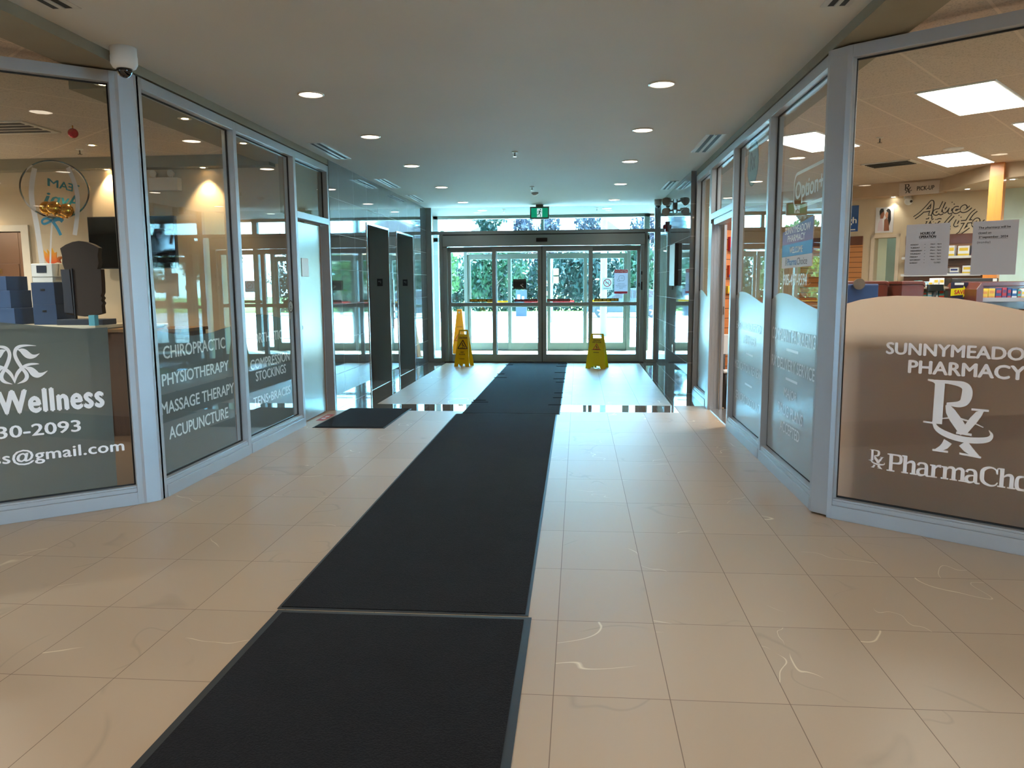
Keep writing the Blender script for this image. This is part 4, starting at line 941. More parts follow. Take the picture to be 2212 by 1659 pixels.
def floor_mat(pts, label, z, edge=0.022, h=0.008, grp='long black runner mats', ripples=False):
    """pts: near-left, near-right, far-right, far-left"""
    cx = sum(p[0] for p in pts)/4; cyy = sum(p[1] for p in pts)/4
    t = thing('floor_mat', label, 'floor mat', (cx, cyy, 0), grp)
    b = MB(); b.prism(pts, z, z+h*0.5, axis=2); b.obj('rubber_backing', M_RUB, t, bevel=0.001)
    def ins(p): 
        v = Vector((cx-p[0], cyy-p[1])); return (p[0]+math.copysign(edge, v.x), p[1]+math.copysign(edge, v.y))
    q = [ins(p) for p in pts]; b = MB(); b.prism(q, z+h*0.4, z+h, axis=2); b.obj('pile', M_PILE, t)
    if ripples:
        random.seed(3)
        for k in range(15):
            b = MB()
            y = 9.0+5.0*random.random(); s = random.choice((-1, 1, 1)); xe = (pts[0][0] if s < 0 else pts[1][0]); L = 0.10+0.12*random.random()
            xi = xe-s*L
            b.prism([(min(xe, xi), y), (max(xe, xi), y+0.006), (max(xe, xi), y+0.03), (min(xe, xi), y+0.022)], z+h*0.9, z+h+0.006, axis=2)
            b.obj('edge_ripple', M_PILE, t)
    return t
floor_mat([(-1.363, -0.9), (-0.195, -0.9), (-0.200, 3.20), (-1.345, 3.20)], 'dark runner mat nearest the camera, cut by the picture edge', 0.001, edge=0.032)
floor_mat([(-1.355, 3.215), (-0.215, 3.215), (-0.236, 8.51), (-1.385, 8.51)], 'dark runner mat in the middle of the row, ending at the polished band', 0.001, edge=0.015)
floor_mat([(-1.32, 8.53), (-0.205, 8.53), (-0.205, 14.36), (-1.30, 14.36)], 'grey lit runner mat reaching the sliding doors', 0.001, edge=0.012, ripples=True)
t = floor_mat([(-2.735, 7.60), (-1.975, 7.60), (-1.970, 8.86), (-2.715, 8.86)], 'small dark doormat in front of the clinic door', 0.001, edge=0.02, grp=None)
t = thing('floor_decal', 'small red and white floor sticker by the clinic door post', 'sticker', (-2.80, 8.2, 0))
b = MB(); b.box(-2.845, -2.76, 8.02, 8.42, 0.0, 0.0012); b.obj('sheet', mat('decal_red', (196, 92, 84), 0.6), t)
for y_ in (8.12, 8.25):
    b = MB(); b.box(-2.825, -2.78, y_, y_+0.08, 0.0012, 0.0016); b.obj('white_print', M_WHITE, t)

def rx(a): return Matrix.Rotation(a, 4, 'X')
def rz(a): return Matrix.Rotation(a, 4, 'Z')
def wet_panel(b, w0, w1, H, handle, notch):
    """tapered A-board panel outline with handle hole and feet, local x-y plane, thickness .008"""
    hz0, hz1, hw = handle
    z = 0.0; d = 0.008
    def q(pts): b.prism(pts, 0, d, axis=2)
    def wx(y): return w0+(w1-w0)*y/H
    fh, fw = notch
    for s in (-1, 1): q([(s*wx(0), 0), (s*wx(fh), fh), (s*fw*0.8, fh), (s*fw, 0)])
    if fw > 0.06: q([(-0.02, fh*0.35), (0.02, fh*0.35), (0.02, fh), (-0.02, fh)])
    q([(-wx(fh), fh), (wx(fh), fh), (wx(hz0), hz0), (-wx(hz0), hz0)])
    for s in (-1, 1): q([(s*wx(hz0), hz0), (s*wx(hz1), hz1), (s*hw, hz1), (s*hw, hz0)])
    q([(-wx(hz1), hz1), (wx(hz1), hz1), (w1*0.94, H), (-w1*0.94, H)])
def wet_sign(name, base, yaw, w0, w1, H, lean, rgb, label, lines, tri_col, handle):
    t = thing(name, label, 'wet floor sign', base)
    ym = mat('yellow_plastic_%d' % rgb[1], rgb, 0.35, trans=0.25, var=0.03)
    hyp = H/math.cos(lean); dback = math.tan(lean)*H
    for k, s in enumerate((1, -1)):
        # front panel leans back, rear panel leans forward; both meet at the top
        R0 = Matrix.Translation(base) @ rz(yaw) @ Matrix.Translation((0, -s*dback, 0)) @ rx(PI/2-s*lean)
        T = R0 if s == 1 else Matrix.Translation(base) @ rz(yaw) @ Matrix.Translation((0, dback, 0)) @ rx(PI/2+lean) 
        b = MB(T); wet_panel(b, w0, w1, hyp, handle, (0.05, w0*0.5)); p = b.obj('front_panel' if s == 1 else 'rear_panel', ym, t, bevel=0.0015)
        if s == 1:
            TT = T @ Matrix.Translation((0, 0, 0.0085))
            ink = mat('sign_ink', (52, 12, 22), 0.5)
            for txt, bx in lines: text('sign_print', txt, bx, TT, ink, p, bold=0.025, depth=0.0006)
            cyb = tri_col[1]; r = tri_col[2]
            b = MB(TT); tri = [(0, cyb+r), (-r*0.95, cyb-r*0.62), (r*0.95, cyb-r*0.62), (0, cyb+r)]
            for i in range(3): b.stroke([tri[i], tri[i+1]], r*0.16, smooth=0)
            b.obj('warning_triangle', mat('tri_%d' % tri_col[0][0], tri_col[0], 0.5), p)
            b = MB(TT); b.lathe([(r*0.12, 0), (r*0.12, 0.0006)], c=(-r*0.05, cyb+r*0.35, 0), n=12)
            b.stroke([(-r*0.02, cyb+r*0.2), (r*0.12, cyb-r*0.1)], r*0.2); b.stroke([(r*0.12, cyb-r*0.1), (r*0.4, cyb-r*0.15), (r*0.5, cyb-r*0.38)], r*0.11); b.stroke([(r*0.1, cyb-r*0.1), (0, cyb-r*0.42)], r*0.11)
            b.stroke([(-r*0.02, cyb+r*0.18), (-r*0.3, cyb-r*0.02)], r*0.08); b.stroke([(-r*0.5, cyb-r*0.48), (r*0.5, cyb-r*0.48)], r*0.06)
            b.obj('falling_figure', ink, p)
    return t
wet_sign('wet_floor_sign', (-2.06, 13.70, 0), math.radians(-12), 0.145, 0.088, 0.655, math.radians(11), (232, 186, 0), 'yellow caution wet floor sign in front of the left door panel',
         [('CAUTION', (-0.075, 0.075, 0.50, 0.54)), ('WET', (-0.036, 0.036, 0.245, 0.272)), ('FLOOR', (-0.055, 0.055, 0.208, 0.235)), ('———', (-0.05, 0.05, 0.135, 0.143))], ((52, 12, 22), 0.385, 0.095), (0.585, 0.64, 0.062))
wet_sign('wet_floor_sign', (0.325, 13.42, 0), math.radians(-14), 0.178, 0.115, 0.60, math.radians(13), (216, 196, 0), 'yellow caution wet floor sign to the right of the runner mat',
         [('CAUTION', (-0.062, 0.062, 0.482, 0.505)), ('WET FLOOR', (-0.08, 0.08, 0.450, 0.473)), ('————', (-0.085, 0.085, 0.327, 0.334)), ('———', (-0.05, 0.05, 0.28, 0.288))], ((186, 30, 36), 0.375, 0.06), (0.535, 0.592, 0.075))
# tall four-sided caution cone in the vestibule
t = thing('caution_cone', 'tall orange-yellow caution cone standing behind the left door glass', 'caution cone', (-2.36, 15.2, 0))
om = mat('cone_orange', (250, 176, 20), 0.4, trans=0.35, var=0.02)
b = MB()
c0 = (-2.36, 15.2); rb, rt_, Hc = 0.155, 0.045, 0.98
pl = lambda r, z: [(c0[0]-r, c0[1]-r, z), (c0[0]+r, c0[1]-r, z), (c0[0]+r, c0[1]+r, z), (c0[0]-r, c0[1]+r, z)]
A, B = pl(rb, 0.02), pl(rt_, Hc)
for i in range(4): b.face([A[i], A[(i+1) % 4], B[(i+1) % 4], B[i]])
b.face(B); b.face(list(reversed(A))); b.obj('body', om, t, bevel=0.006)
b = MB(); b.prism([(c0[0]-0.185, c0[1]-0.17), (c0[0]+0.185, c0[1]-0.17), (c0[0]+0.185, c0[1]+0.17), (c0[0]-0.185, c0[1]+0.17)], 0, 0.03); b.obj('base', om, t, bevel=0.006)
Tc = Matrix.Translation((c0[0], c0[1]-rb-0.002, 0.02)) @ rx(PI/2-math.atan((rb-rt_)/Hc))
text('cone_print', 'CAUTION', (-0.055, 0.055, 0.60, 0.63), Tc, mat('cone_ink', (150, 90, 10), 0.6), t, depth=0.002, bold=0.02)
b = MB(Tc @ Matrix.Translation((0, 0, 0.002))); 
for p, q in (((0, 0.50), (-0.09, 0.34)), ((-0.09, 0.34), (0.09, 0.34)), ((0.09, 0.34), (0, 0.50))): b.stroke([p, q], 0.014, smooth=0)
b.obj('triangle_print', mat('cone_red', (214, 70, 30), 0.6), t)
b = MB(Tc @ Matrix.Translation((0, 0, 0.002))); b.lathe([(0.02, 0), (0.02, 0.001)], c=(0, 0.90, 0), n=14); b.obj('top_hole', M_WHITE, t)
# ================================================================== CLINIC (left)
YCB = 8.35
b = MB(); b.box(-9.5, -6.29, YCB, YCB+0.15, 2.09, ZA); b.box(-6.29, -3.05, YCB, YCB+0.15, 0, ZA); struct(b.obj('wall_clinic_back', M_BEIGE), 'beige back wall of the clinic')
b = MB(); b.box(-3.05, -2.95, 7.80, 8.75, 2.2, ZA); b.box(-3.4, -3.02, 7.75, 8.6, 0, 2.15) if False else None
b.box(-9.5, -9.3, 3, 10.5, 0, ZA); b.box(-9.5, -3.4, 10.4, 10.5, 0, ZA); struct(b.obj('wall_clinic_side', M_BEIGED))
b = MB(); b.box(-9.5, -3.3, YCB-0.17, YCB+0.02, 2.74, ZA+0.1); b.box(-3.42, -2.96, 5.1, YCB, 2.775, ZA+0.1)
struct(b.obj('trim_9', M_BULK), 'painted soffit along the clinic back wall and windows')
b = MB(); b.box(-6.29, -6.20, YCB-0.03, YCB+0.16, 0, 2.16); b.box(-9.3, -6.29, YCB-0.03, YCB+0.16, 2.09, 2.16); struct(b.obj('trim_10', mat('casing_paint', (222, 206, 184), 0.5)), 'pale casing of the clinic back doorway')
b = MB(); b.box(-5.39, -4.95, YCB-0.06, YCB, 0, 2.74); struct(b.obj('trim_11', M_BEIGE), 'shallow pilaster behind the clinic television')
b = MB(); b.prism([(-2.99, 5.0), (-2.99, YCB), (-9.3, YCB), (-9.3, -0.05), (-3.14, 4.9)], 0.0005, 0.004); struct(b.obj('floor_clinic', mat('brown_vinyl_floor', (82, 62, 46), 0.6, var=0.06)), 'brown vinyl floor of the clinic')
# cabinets seen through the back doorway
M_CAB = mat('brown_cabinet', (120, 78, 52), 0.5, var=0.04)
for i in range(4):
    x0 = -8.4+0.52*i
    t = thing('tall_cabinet', ['brown cabinet at the left edge of the clinic doorway', 'brown cabinet second from the left in the clinic doorway', 'brown cabinet third from the left in the clinic doorway', 'brown cabinet beside the right casing of the clinic doorway'][i], 'cabinet', (x0+0.25, 9.2, 0), 'brown cabinets in the clinic back room')
    b = MB(); b.box(x0, x0+0.515, 9.0, 9.5, 0, 2.6); b.obj('body', M_CAB, t, bevel=0.003)
    for z0, z1 in ((0.05, 0.7), (0.72, 1.25), (1.27, 1.75)):
        b = MB(); b.box(x0+0.01, x0+0.505, 8.98, 9.0, z0, z1); o = b.obj('door', M_CAB, t, bevel=0.003)
        b = MB(); b.box(x0+0.22, x0+0.29, 8.965, 8.98, z1-0.12, z1-0.06); b.obj('handle', mat('dull_brass', (150, 110, 64), 0.4, metal=0.7), o)

# reception counter
M_CNT = mat('counter_laminate', (206, 198, 180), 0.45)
t = thing('reception_counter', 'cream reception counter behind the angled clinic window', 'counter', (-5.8, 7.2, 0))
b = MB(); b.box(-8.2, -4.60, 6.98, 7.55, 1.055, 1.09); b.obj('top', M_CNT, t, bevel=0.004)
b = MB(); b.box(-8.2, -4.63, 7.0, 7.12, 0, 1.055); b.obj('front_panel', mat('counter_front', (180, 184, 172), 0.5), t)
b = MB(); b.box(-4.70, -4.62, 7.0, 7.55, 0, 1.055); b.obj('end_panel', M_CNT, t)
t = thing('work_desk', 'brown wooden desk beyond the right end of the counter', 'desk', (-4.0, 7.8, 0))
M_DSK = wood_mat('desk_wood', (128, 92, 52), 0.6, 0)
b = MB(); b.box(-4.58, -3.80, 7.08, 7.62, 1.02, 1.05); b.obj('top', M_DSK, t)
b = MB(); b.box(-4.57, -3.82, 7.10, 7.60, 0.0, 1.02); b.obj('cabinet', wood_mat('desk_wood_dark', (96, 66, 44), 0.7, 0), t)
t = thing('paper_stack', 'loose stack of white papers on the brown desk', 'papers', (-4.3, 7.9, 1.06))
b = MB()
for k in range(5): b.T = Matrix.Translation((-4.32+0.02*k, 7.35, 1.05+0.008*k)) @ rz(0.2*k-0.3); b.box(-0.14, 0.14, -0.1, 0.1, 0, 0.006)
b.obj('sheets', M_PAPER, t)
t = thing('sticky_note_block', 'small light blue note block hanging at the counter end', 'note', (-4.58, 7.2, 1.1))
b = MB(); b.box(-4.67, -4.61, 6.99, 7.05, 1.09, 1.19); b.obj('block', mat('note_blue', (96, 176, 196), 0.6), t)

M_NAVY = mat('navy_card', (38, 66, 104), 0.6, var=0.03); M_NAVYD = mat('navy_card_dark', (20, 34, 54), 0.6)
def file_box(name, x, y, z, w, d, h, m, label, grp=None):
    t = thing(name, label, 'box', (x, y, z), grp)
    b = MB(); b.box(x-w/2, x+w/2, y, y+d, z, z+h); b.obj('carton', m, t, bevel=0.003)
    b = MB(); b.box(x-0.025, x+0.02, y-0.002, y, z+h*0.62, z+h*0.72); b.obj('label_slot', M_BLACK, t)
    return t
# left column of blue boxes and centre column, stacked on the counter
file_box('blue_box', -5.80, 7.20, 1.09, 0.44, 0.3, 0.165, M_NAVY, 'blue storage box at the left edge, bottom of its stack', 'blue storage boxes on the counter')
file_box('blue_box', -5.82, 7.20, 1.255, 0.42, 0.3, 0.175, M_NAVY, 'blue storage box at the left edge, middle of its stack', 'blue storage boxes on the counter')
file_box('blue_box', -5.84, 7.20, 1.43, 0.40, 0.3, 0.14, M_NAVY, 'blue storage box at the left edge, top of its stack', 'blue storage boxes on the counter')
file_box('blue_box', -5.26, 7.20, 1.09, 0.245, 0.3, 0.20, mat('navy_deep', (28, 54, 88), 0.6), 'dark blue box under the little white machine, lower one', 'blue storage boxes on the counter')
file_box('blue_box', -5.262, 7.20, 1.29, 0.24, 0.3, 0.215, MATS['navy_deep'], 'dark blue box under the little white machine, upper one', 'blue storage boxes on the counter')
t = thing('label_machine', 'small white machine with dark screen on the blue boxes', 'machine', (-5.25, 7.3, 1.505))
b = MB(); b.box(-5.365, -5.15, 7.20, 7.42, 1.505, 1.56); b.box(-5.36, -5.14, 7.19, 7.43, 1.56, 1.69); b.obj('body', M_WHITE, t, bevel=0.006)
b = MB(); b.box(-5.30, -5.20, 7.185, 7.19, 1.60, 1.67); b.obj('screen', M_NAVYD, t)
# maple leaf ornament
t = thing('maple_leaf_ornament', 'yellow and orange maple leaf ornament on the white machine', 'ornament', (-5.22, 7.3, 1.69))
b = MB(frame((-5.215, 7.30, 1.685), (1, 0, 0)))
leaf = [(0, 0), (0.06, 0.02), (0.10, 0.01), (0.09, 0.04), (0.13, 0.075), (0.08, 0.075), (0.055, 0.06), (0.06, 0.12), (0.035, 0.11), (0.015, 0.16), (-0.012, 0.12), (-0.04, 0.15), (-0.035, 0.1), (-0.075, 0.14), (-0.07, 0.06), (-0.06, 0.03), (-0.02, 0.0)]
b.prism(leaf, -0.003, 0.003); 
m, n, bs = bsdf_mat('leaf_colour'); ge = n.nodes.new('ShaderNodeNewGeometry'); sp = n.nodes.new('ShaderNodeSeparateXYZ'); n.links.new(ge.outputs['Position'], sp.inputs[0])
mr = n.nodes.new('ShaderNodeMapRange'); mr.inputs['From Min'].default_value = 1.69; mr.inputs['From Max'].default_value = 1.82; n.links.new(sp.outputs[2], mr.inputs[0])
rmp = n.nodes.new('ShaderNodeValToRGB'); rmp.color_ramp.elements[0].color = s2l((214, 66, 20))+(1,); rmp.color_ramp.elements[1].color = s2l((222, 160, 20))+(1,); n.links.new(mr.outputs[0], rmp.inputs[0]); n.links.new(rmp.outputs[0], bs.inputs['Base Color'])
b.obj('leaf', m, t)

# balloon with letters, small gold balloons and ribbons
t = thing('clear_balloon', 'large clear balloon with teal team lettering held by white ribbons', 'balloon', (-5.04, 7.2, 2.39))
mb = bpy.data.materials.new('balloon_film'); mb.use_nodes = True; n = mb.node_tree; n.nodes.clear()
out = n.nodes.new('ShaderNodeOutputMaterial'); tr = n.nodes.new('ShaderNodeBsdfTransparent'); gl = n.nodes.new('ShaderNodeBsdfGlossy'); gl.inputs['Roughness'].default_value = 0.03; tr.inputs[0].default_value = (0.97, 0.95, 0.93, 1)
lw = n.nodes.new('ShaderNodeLayerWeight'); lw.inputs['Blend'].default_value = 0.05; ms_ = n.nodes.new('ShaderNodeMixShader'); n.links.new(lw.outputs['Fresnel'], ms_.inputs[0]); n.links.new(tr.outputs[0], ms_.inputs[1]); n.links.new(gl.outputs[0], ms_.inputs[2]); n.links.new(ms_.outputs[0], out.inputs[0])
b = MB(); b.sphere((-5.05, 7.2, 2.395), 0.295, seg=36, rings=24, sz=0.94); b.obj('skin', mb, t)
M_TEAL = mat('teal_vinyl', (14, 130, 150), 0.5)
TB_ = frame((-5.05, 7.2, 2.395), (1, 0, 0))
def curved_text(s, box, shear=0.0, rot=0.0):
    me = text_mesh(s, box, I4, bold=0.02, depth=0, mirror=True, shear=shear)
    for v in me.vertices:
        x, y = v.co.x, v.co.y; x, y = x*math.cos(rot)-y*math.sin(rot), x*math.sin(rot)+y*math.cos(rot)
        z = math.sqrt(max(0.0, 0.292**2-x*x-y*y)); v.co = TB_ @ Vector((x, y, -z))      # on the far side, read from behind
    return me
join_meshes('teal_lettering', [curved_text('TEAM', (-0.22, 0.05, 0.01, 0.085), rot=-0.25), curved_text('Avni', (-0.22, 0.06, -0.14, -0.02), rot=-0.12)], M_TEAL, t)
M_RIB = mat('white_ribbon', (214, 208, 206), 0.5)
def ribbon(pts, w, m, par, name='ribbon'):
    b = MB(frame((0, 7.2, 0), (1, 0, 0))); b.stroke(pts, w, d=0.002); return b.obj(name, m, par)
ribbon([(-5.24, 2.60), (-5.285, 2.45), (-5.30, 2.30), (-5.27, 2.1), (-5.255, 1.9), (-5.245, 1.69)], 0.055, M_RIB, t)
ribbon([(-4.90, 2.60), (-4.84, 2.45), (-4.82, 2.30), (-4.85, 2.1), (-4.885, 1.96)], 0.045, M_RIB, t)
ribbon([(-5.10, 2.12), (-5.13, 1.95), (-5.16, 1.69)], 0.018, M_RIB, t)
rb_ = MB(frame((0, 7.19, 0), (1, 0, 0)))
rb_.stroke([(-5.10, 2.10), (-5.16, 2.13), (-5.21, 2.10), (-5.19, 2.06), (-5.10, 2.10)], 0.022); rb_.stroke([(-5.09, 2.10), (-5.02, 2.12), (-4.99, 2.09)], 0.035); rb_.stroke([(-5.09, 2.09), (-5.05, 2.03), (-5.02, 1.96)], 0.03)
rb_.obj('teal_bow', mat('teal_ribbon', (20, 134, 170), 0.4), t)
M_GOLD = mat('gold_chrome', (214, 158, 60), 0.16, metal=1.0, var=0.02)
g0 = thing('gold_balloon', 'gold mini balloon inside the clear balloon, left one', 'balloon', (-5.15, 7.2, 2.22), 'gold mini balloons inside the clear balloon')
b = MB(); b.sphere((-5.15, 7.2, 2.22), 0.066, seg=22, rings=14); b.obj('skin', M_GOLD, g0)
b = MB(); b.lathe([(0.004, 0), (0.012, -0.012)], (-5.15, 7.2, 2.156), 10); b.obj('knot', M_GOLD, g0)
copy_tree(g0, (-5.04, 7.15, 2.215), 'gold mini balloon inside the clear balloon, middle one'); copy_tree(g0, (-4.95, 7.2, 2.195), 'gold mini balloon inside the clear balloon, right one')
copy_tree(g0, (-5.045, 7.27, 2.19), 'gold mini balloon inside the clear balloon, low behind the middle one')

# dark carved plaque on a stand
t = thing('carved_plaque', 'dark carved wooden plaque on a low stand on the counter', 'plaque', (-4.85, 7.25, 1.09))
M_CARV = wood_mat('dark_carved_wood', (44, 30, 22), 0.7, 0)
def sym(L): return L+[(-x, z) for x, z in reversed(L)]
half = [(0.0, 1.905), (0.07, 1.895), (0.14, 1.87), (0.20, 1.835), (0.185, 1.76), (0.19, 1.69), (0.17, 1.63), (0.205, 1.63), (0.205, 1.50), (0.20, 1.40), (0.185, 1.37), (0.20, 1.35), (0.185, 1.325), (0.20, 1.30), (0.185, 1.275), (0.19, 1.20), (0.13, 1.185), (0.0, 1.17)]
poly = [(-4.85+x, z) for x, z in half]+[(-4.85-x, z) for x, z in reversed(half[1:-1])]
b = MB(); b.prism(poly, 7.20, 7.26, axis=1); b.obj('board', M_CARV, t, bevel=0.004)
b = MB(); b.prism([(-5.05, 1.21), (-4.955, 1.20), (-4.965, 1.63), (-5.055, 1.63), (-5.045, 1.40)], 7.19, 7.20, axis=1); b.box(-4.945, -4.935, 7.185, 7.20, 1.19, 1.64); b.obj('relief', mat('slate_relief', (42, 46, 58), 0.5), t)
b = MB(); b.box(-4.96, -4.95, 7.21, 7.24, 1.12, 1.19); b.box(-4.76, -4.75, 7.21, 7.24, 1.12, 1.19); b.obj('stand_posts', M_BLACK, t)
b = MB(); b.box(-5.09, -4.61, 7.12, 7.34, 1.09, 1.145); b.obj('base', mat('base_slate', (34, 42, 58), 0.5), t, bevel=0.004)
# card reader/phone and switches on the wall, small
t = thing('wall_notice', 'small white notice on the wall left of the plaque', 'notice', (-5.3, YCB-0.06, 1.3))
b = MB(); b.box(-5.66, -5.55, YCB-0.012, YCB, 1.20, 1.45); b.obj('sheet', M_PAPER, t)

# television
t = thing('television', 'black wall television on the clinic back wall', 'television', (-4.84, YCB-0.2, 1.92))
b = MB(); b.box(-5.335, -4.345, YCB-0.26, YCB-0.21, 1.655, 2.215); b.obj('housing', M_BLACK, t, bevel=0.005)
b = MB(); b.box(-5.325, -4.355, YCB-0.263, YCB-0.26, 1.665, 2.205); b.obj('screen', mat('tv_screen', (6, 7, 8), 0.08), t)
b = MB(); b.box(-4.92, -4.75, YCB-0.21, YCB-0.001, 1.8, 2.05); b.obj('wall_bracket', M_BLACK, t)
# emergency battery light
t = thing('emergency_light', 'white emergency light box on the clinic wall under the soffit', 'emergency light', (-4.52, YCB, 2.58))
b = MB(); b.box(-4.70, -4.37, YCB-0.10, YCB, 2.505, 2.64); b.obj('battery_box', mat('box_cream', (208, 196, 180), 0.5), t, bevel=0.006)
for x in (-4.65, -4.45):
    b = MB(); b.tube([(x, YCB-0.05, 2.64), (x, YCB-0.06, 2.665)], 0.01); b.tube([(x, YCB-0.04, 2.69), (x, YCB-0.09, 2.685)], [0.028, 0.038], 16); b.obj('lamp_head', MATS['box_cream'], t)
# clinic spots
M_HAL = emis('halogen_glow', (255, 214, 160), 30.0)
def spot(x, y, z, label, grp, power=SPOT_W, color=(1.0, 0.72, 0.42), m=M_HAL, ang=1.5):
    t = thing('spotlight', label, 'spotlight', (x, y, z), grp)
    b = MB(); b.lathe([(0.055, 0), (0.055, -0.004), (0.035, -0.006), (0.03, -0.002)], (x, y, z), 24); b.obj('trim_ring', M_RIM, t)
    b = MB(); b.lathe([(0.026, 0), (0.026, -0.004)], (x, y, z-0.001), 18); b.obj('bulb', m, t)
    L = bpy.data.lights.new('spot', 'SPOT'); L.energy = power; L.color = color; L.spot_size = ang; L.spot_blend = 0.6; L.shadow_soft_size = 0.03
    o = bpy.data.objects.new('lamp', L); COL.objects.link(o); o.location = (x, y, z-0.012); o.parent = t; o.matrix_parent_inverse = abs_inv(t)
    return t
GS = 'halogen spots in the clinic soffits'
s0 = spot(-3.11, 4.99, 2.775, 'halogen spot inside the top right corner of the angled clinic window', GS, power=10)
copy_tree(s0, (-3.11, 6.05, 2.775), 'halogen spot above the chiropractic window'); copy_tree(s0, (-3.11, 7.12, 2.775), 'halogen spot above the orthotics window')
s1 = spot(-5.16, YCB-0.10, 2.74, 'halogen spot over the pilaster left of the television', GS); copy_tree(s1, (-4.07, YCB-0.10, 2.74), 'halogen spot lighting the clinic wall right of the television', GS)
copy_tree(s1, (-6.9, YCB-0.10, 2.74), 'halogen spot over the clinic back doorway', GS)
copy_tree(s1, (-4.83, 7.49, ZA), 'spot in the clinic tile ceiling right of the red bauble', GS)
dc = downlight(-6.5, 6.2, ZA, 'fill downlight added in the clinic ceiling beyond the left picture edge', 'added clinic fill downlights', power=50)  # out-of-view fill lamps added to lift the dark clinic interior
copy_tree(dc, (-7.6, 7.5, ZA)); copy_tree(dc, (-5.9, 4.9, ZA)); copy_tree(dc, (-8.2, 5.6, ZA))
t = thing('ceiling_bauble', 'shiny red ball ornament hanging from the clinic ceiling', 'ornament', (-4.45, 6.62, 2.82))
b = MB(); b.sphere((-4.42, 6.60, 2.795), 0.042, seg=20, rings=14); b.obj('ball', mat('bauble_red', (180, 20, 26), 0.2, metal=0.5), t)
b = MB(); b.cyl((-4.42, 6.60, 2.835), 0.006, 0.026, 8); b.obj('cap', M_GOLD, t)
t = thing('air_register', 'dark square air register in the clinic tile ceiling', 'air vent', (-5.15, 6.6, ZA))
b = MB(); b.box(-5.45, -4.70, 6.35, 6.85, ZA-0.012, ZA); b.obj('frame', M_RIM, t)
b = MB()
for k in range(4): b.box(-5.42, -4.75, 6.39+0.11*k, 6.45+0.11*k, ZA-0.016, ZA-0.012)
b.obj('louvres', M_SLOT, t)
# ================================================================== PHARMACY (right)
WA = math.radians(-37.5)
TWB = frame((4.0, 12.35, 0), (math.cos(WA), math.sin(WA), 0))     # back wall, local x = s, z toward the viewer
M_PHW = mat('pharmacy_wall_paint', (214, 196, 166), 0.75, var=0.02)
b = MB(TWB); b.box(-2.3, 0.50, 0, ZA, -0.15, 0); b.box(0.50, 0.80, 2.10, ZA, -0.15, 0); b.box(0.80, 1.98, 0, ZA, -0.15, 0)
struct(b.obj('wall_pharmacy_back', M_PHW), 'beige back wall of the pharmacy with the script lettering')
b = MB(); b.box(XR+0.11, 1.75, 10.2, 14.3, 0, ZA) ; b.box(6.9, 7.05, 4, 14.3, 0, ZA); b.box(XR, 7.0, 14.15, 14.3, 0, ZA); struct(b.obj('wall_pharmacy_side', M_PHW))
b = MB(TWB); b.box(0.45, 0.50, 0, 2.15, -0.02, 0.03); b.box(0.80, 0.85, 0, 2.15, -0.02, 0.03); b.box(0.45, 0.85, 2.10, 2.15, -0.02, 0.03); struct(b.obj('trim_12', MATS['casing_paint']), 'pale casing of the pharmacy back doorway')
# back room behind the doorway and right of the post: daylight put into turquoise wall colour
b = MB(TWB); b.box(0.40, 0.95, 0, 2.6, -1.0, -0.9); struct(b.obj('wall_back_room', mat('daylight_tint_wall', (206, 226, 220), 0.7)))
# soffit
S0 = Vector((2.55, 13.045)); S1 = Vector((4.97, 11.28)); S2 = Vector((4.97, 10.02)); S3 = Vector((6.9, 8.6))
b = MB()
def soff(p, q, d):
    v = (q-p).normalized(); nrm = Vector((-v.y, v.x))*d
    b.prism([tuple(p), tuple(q), tuple(q+nrm), tuple(p+nrm)], 2.68, ZA+0.08, axis=2)
soff(S0, S1, 1.1); soff(S1, S2, 0.9)
v_ = (S3-S2).normalized(); n_ = Vector((-v_.y, v_.x))*0.4
b.prism([tuple(S2), tuple(S3), tuple(S3+n_), tuple(S2+n_)], 2.684, ZA+0.079, axis=2)
struct(b.obj('trim_13', mat('soffit_paint', (196, 172, 144), 0.75)), 'dropped beige soffit around the pharmacy counter')
t = thing('wood_post', 'square honey coloured wooden post in the pharmacy', 'post', (5.03, 9.95, 0))
b = MB(Matrix.Translation((5.03, 9.97, 0)) @ rz(WA)); b.box(-0.075, 0.075, -0.075, 0.075, 0, ZA); b.obj('shaft', wood_mat('honey_wood', (214, 132, 54)), t, bevel=0.003)
cdl = downlight(6.3, 9.75, 2.68, 'cool fill lamp in place of daylight, right of the wooden post', 'added cool daylight fill lamps', power=28, color=(0.8, 1.0, 0.98))  # cool lamps added to imitate daylight in the side and back rooms
copy_tree(cdl, (5.15, 12.6, ZA), 'cool fill lamp in place of daylight behind the pharmacy doorway')
b = MB(TWB); b.box(1.99, 5.2, 0, ZA, -0.15, 0); struct(b.obj('wall_side_room', MATS['daylight_tint_wall']))  # daylight tint put into the wall colour here too
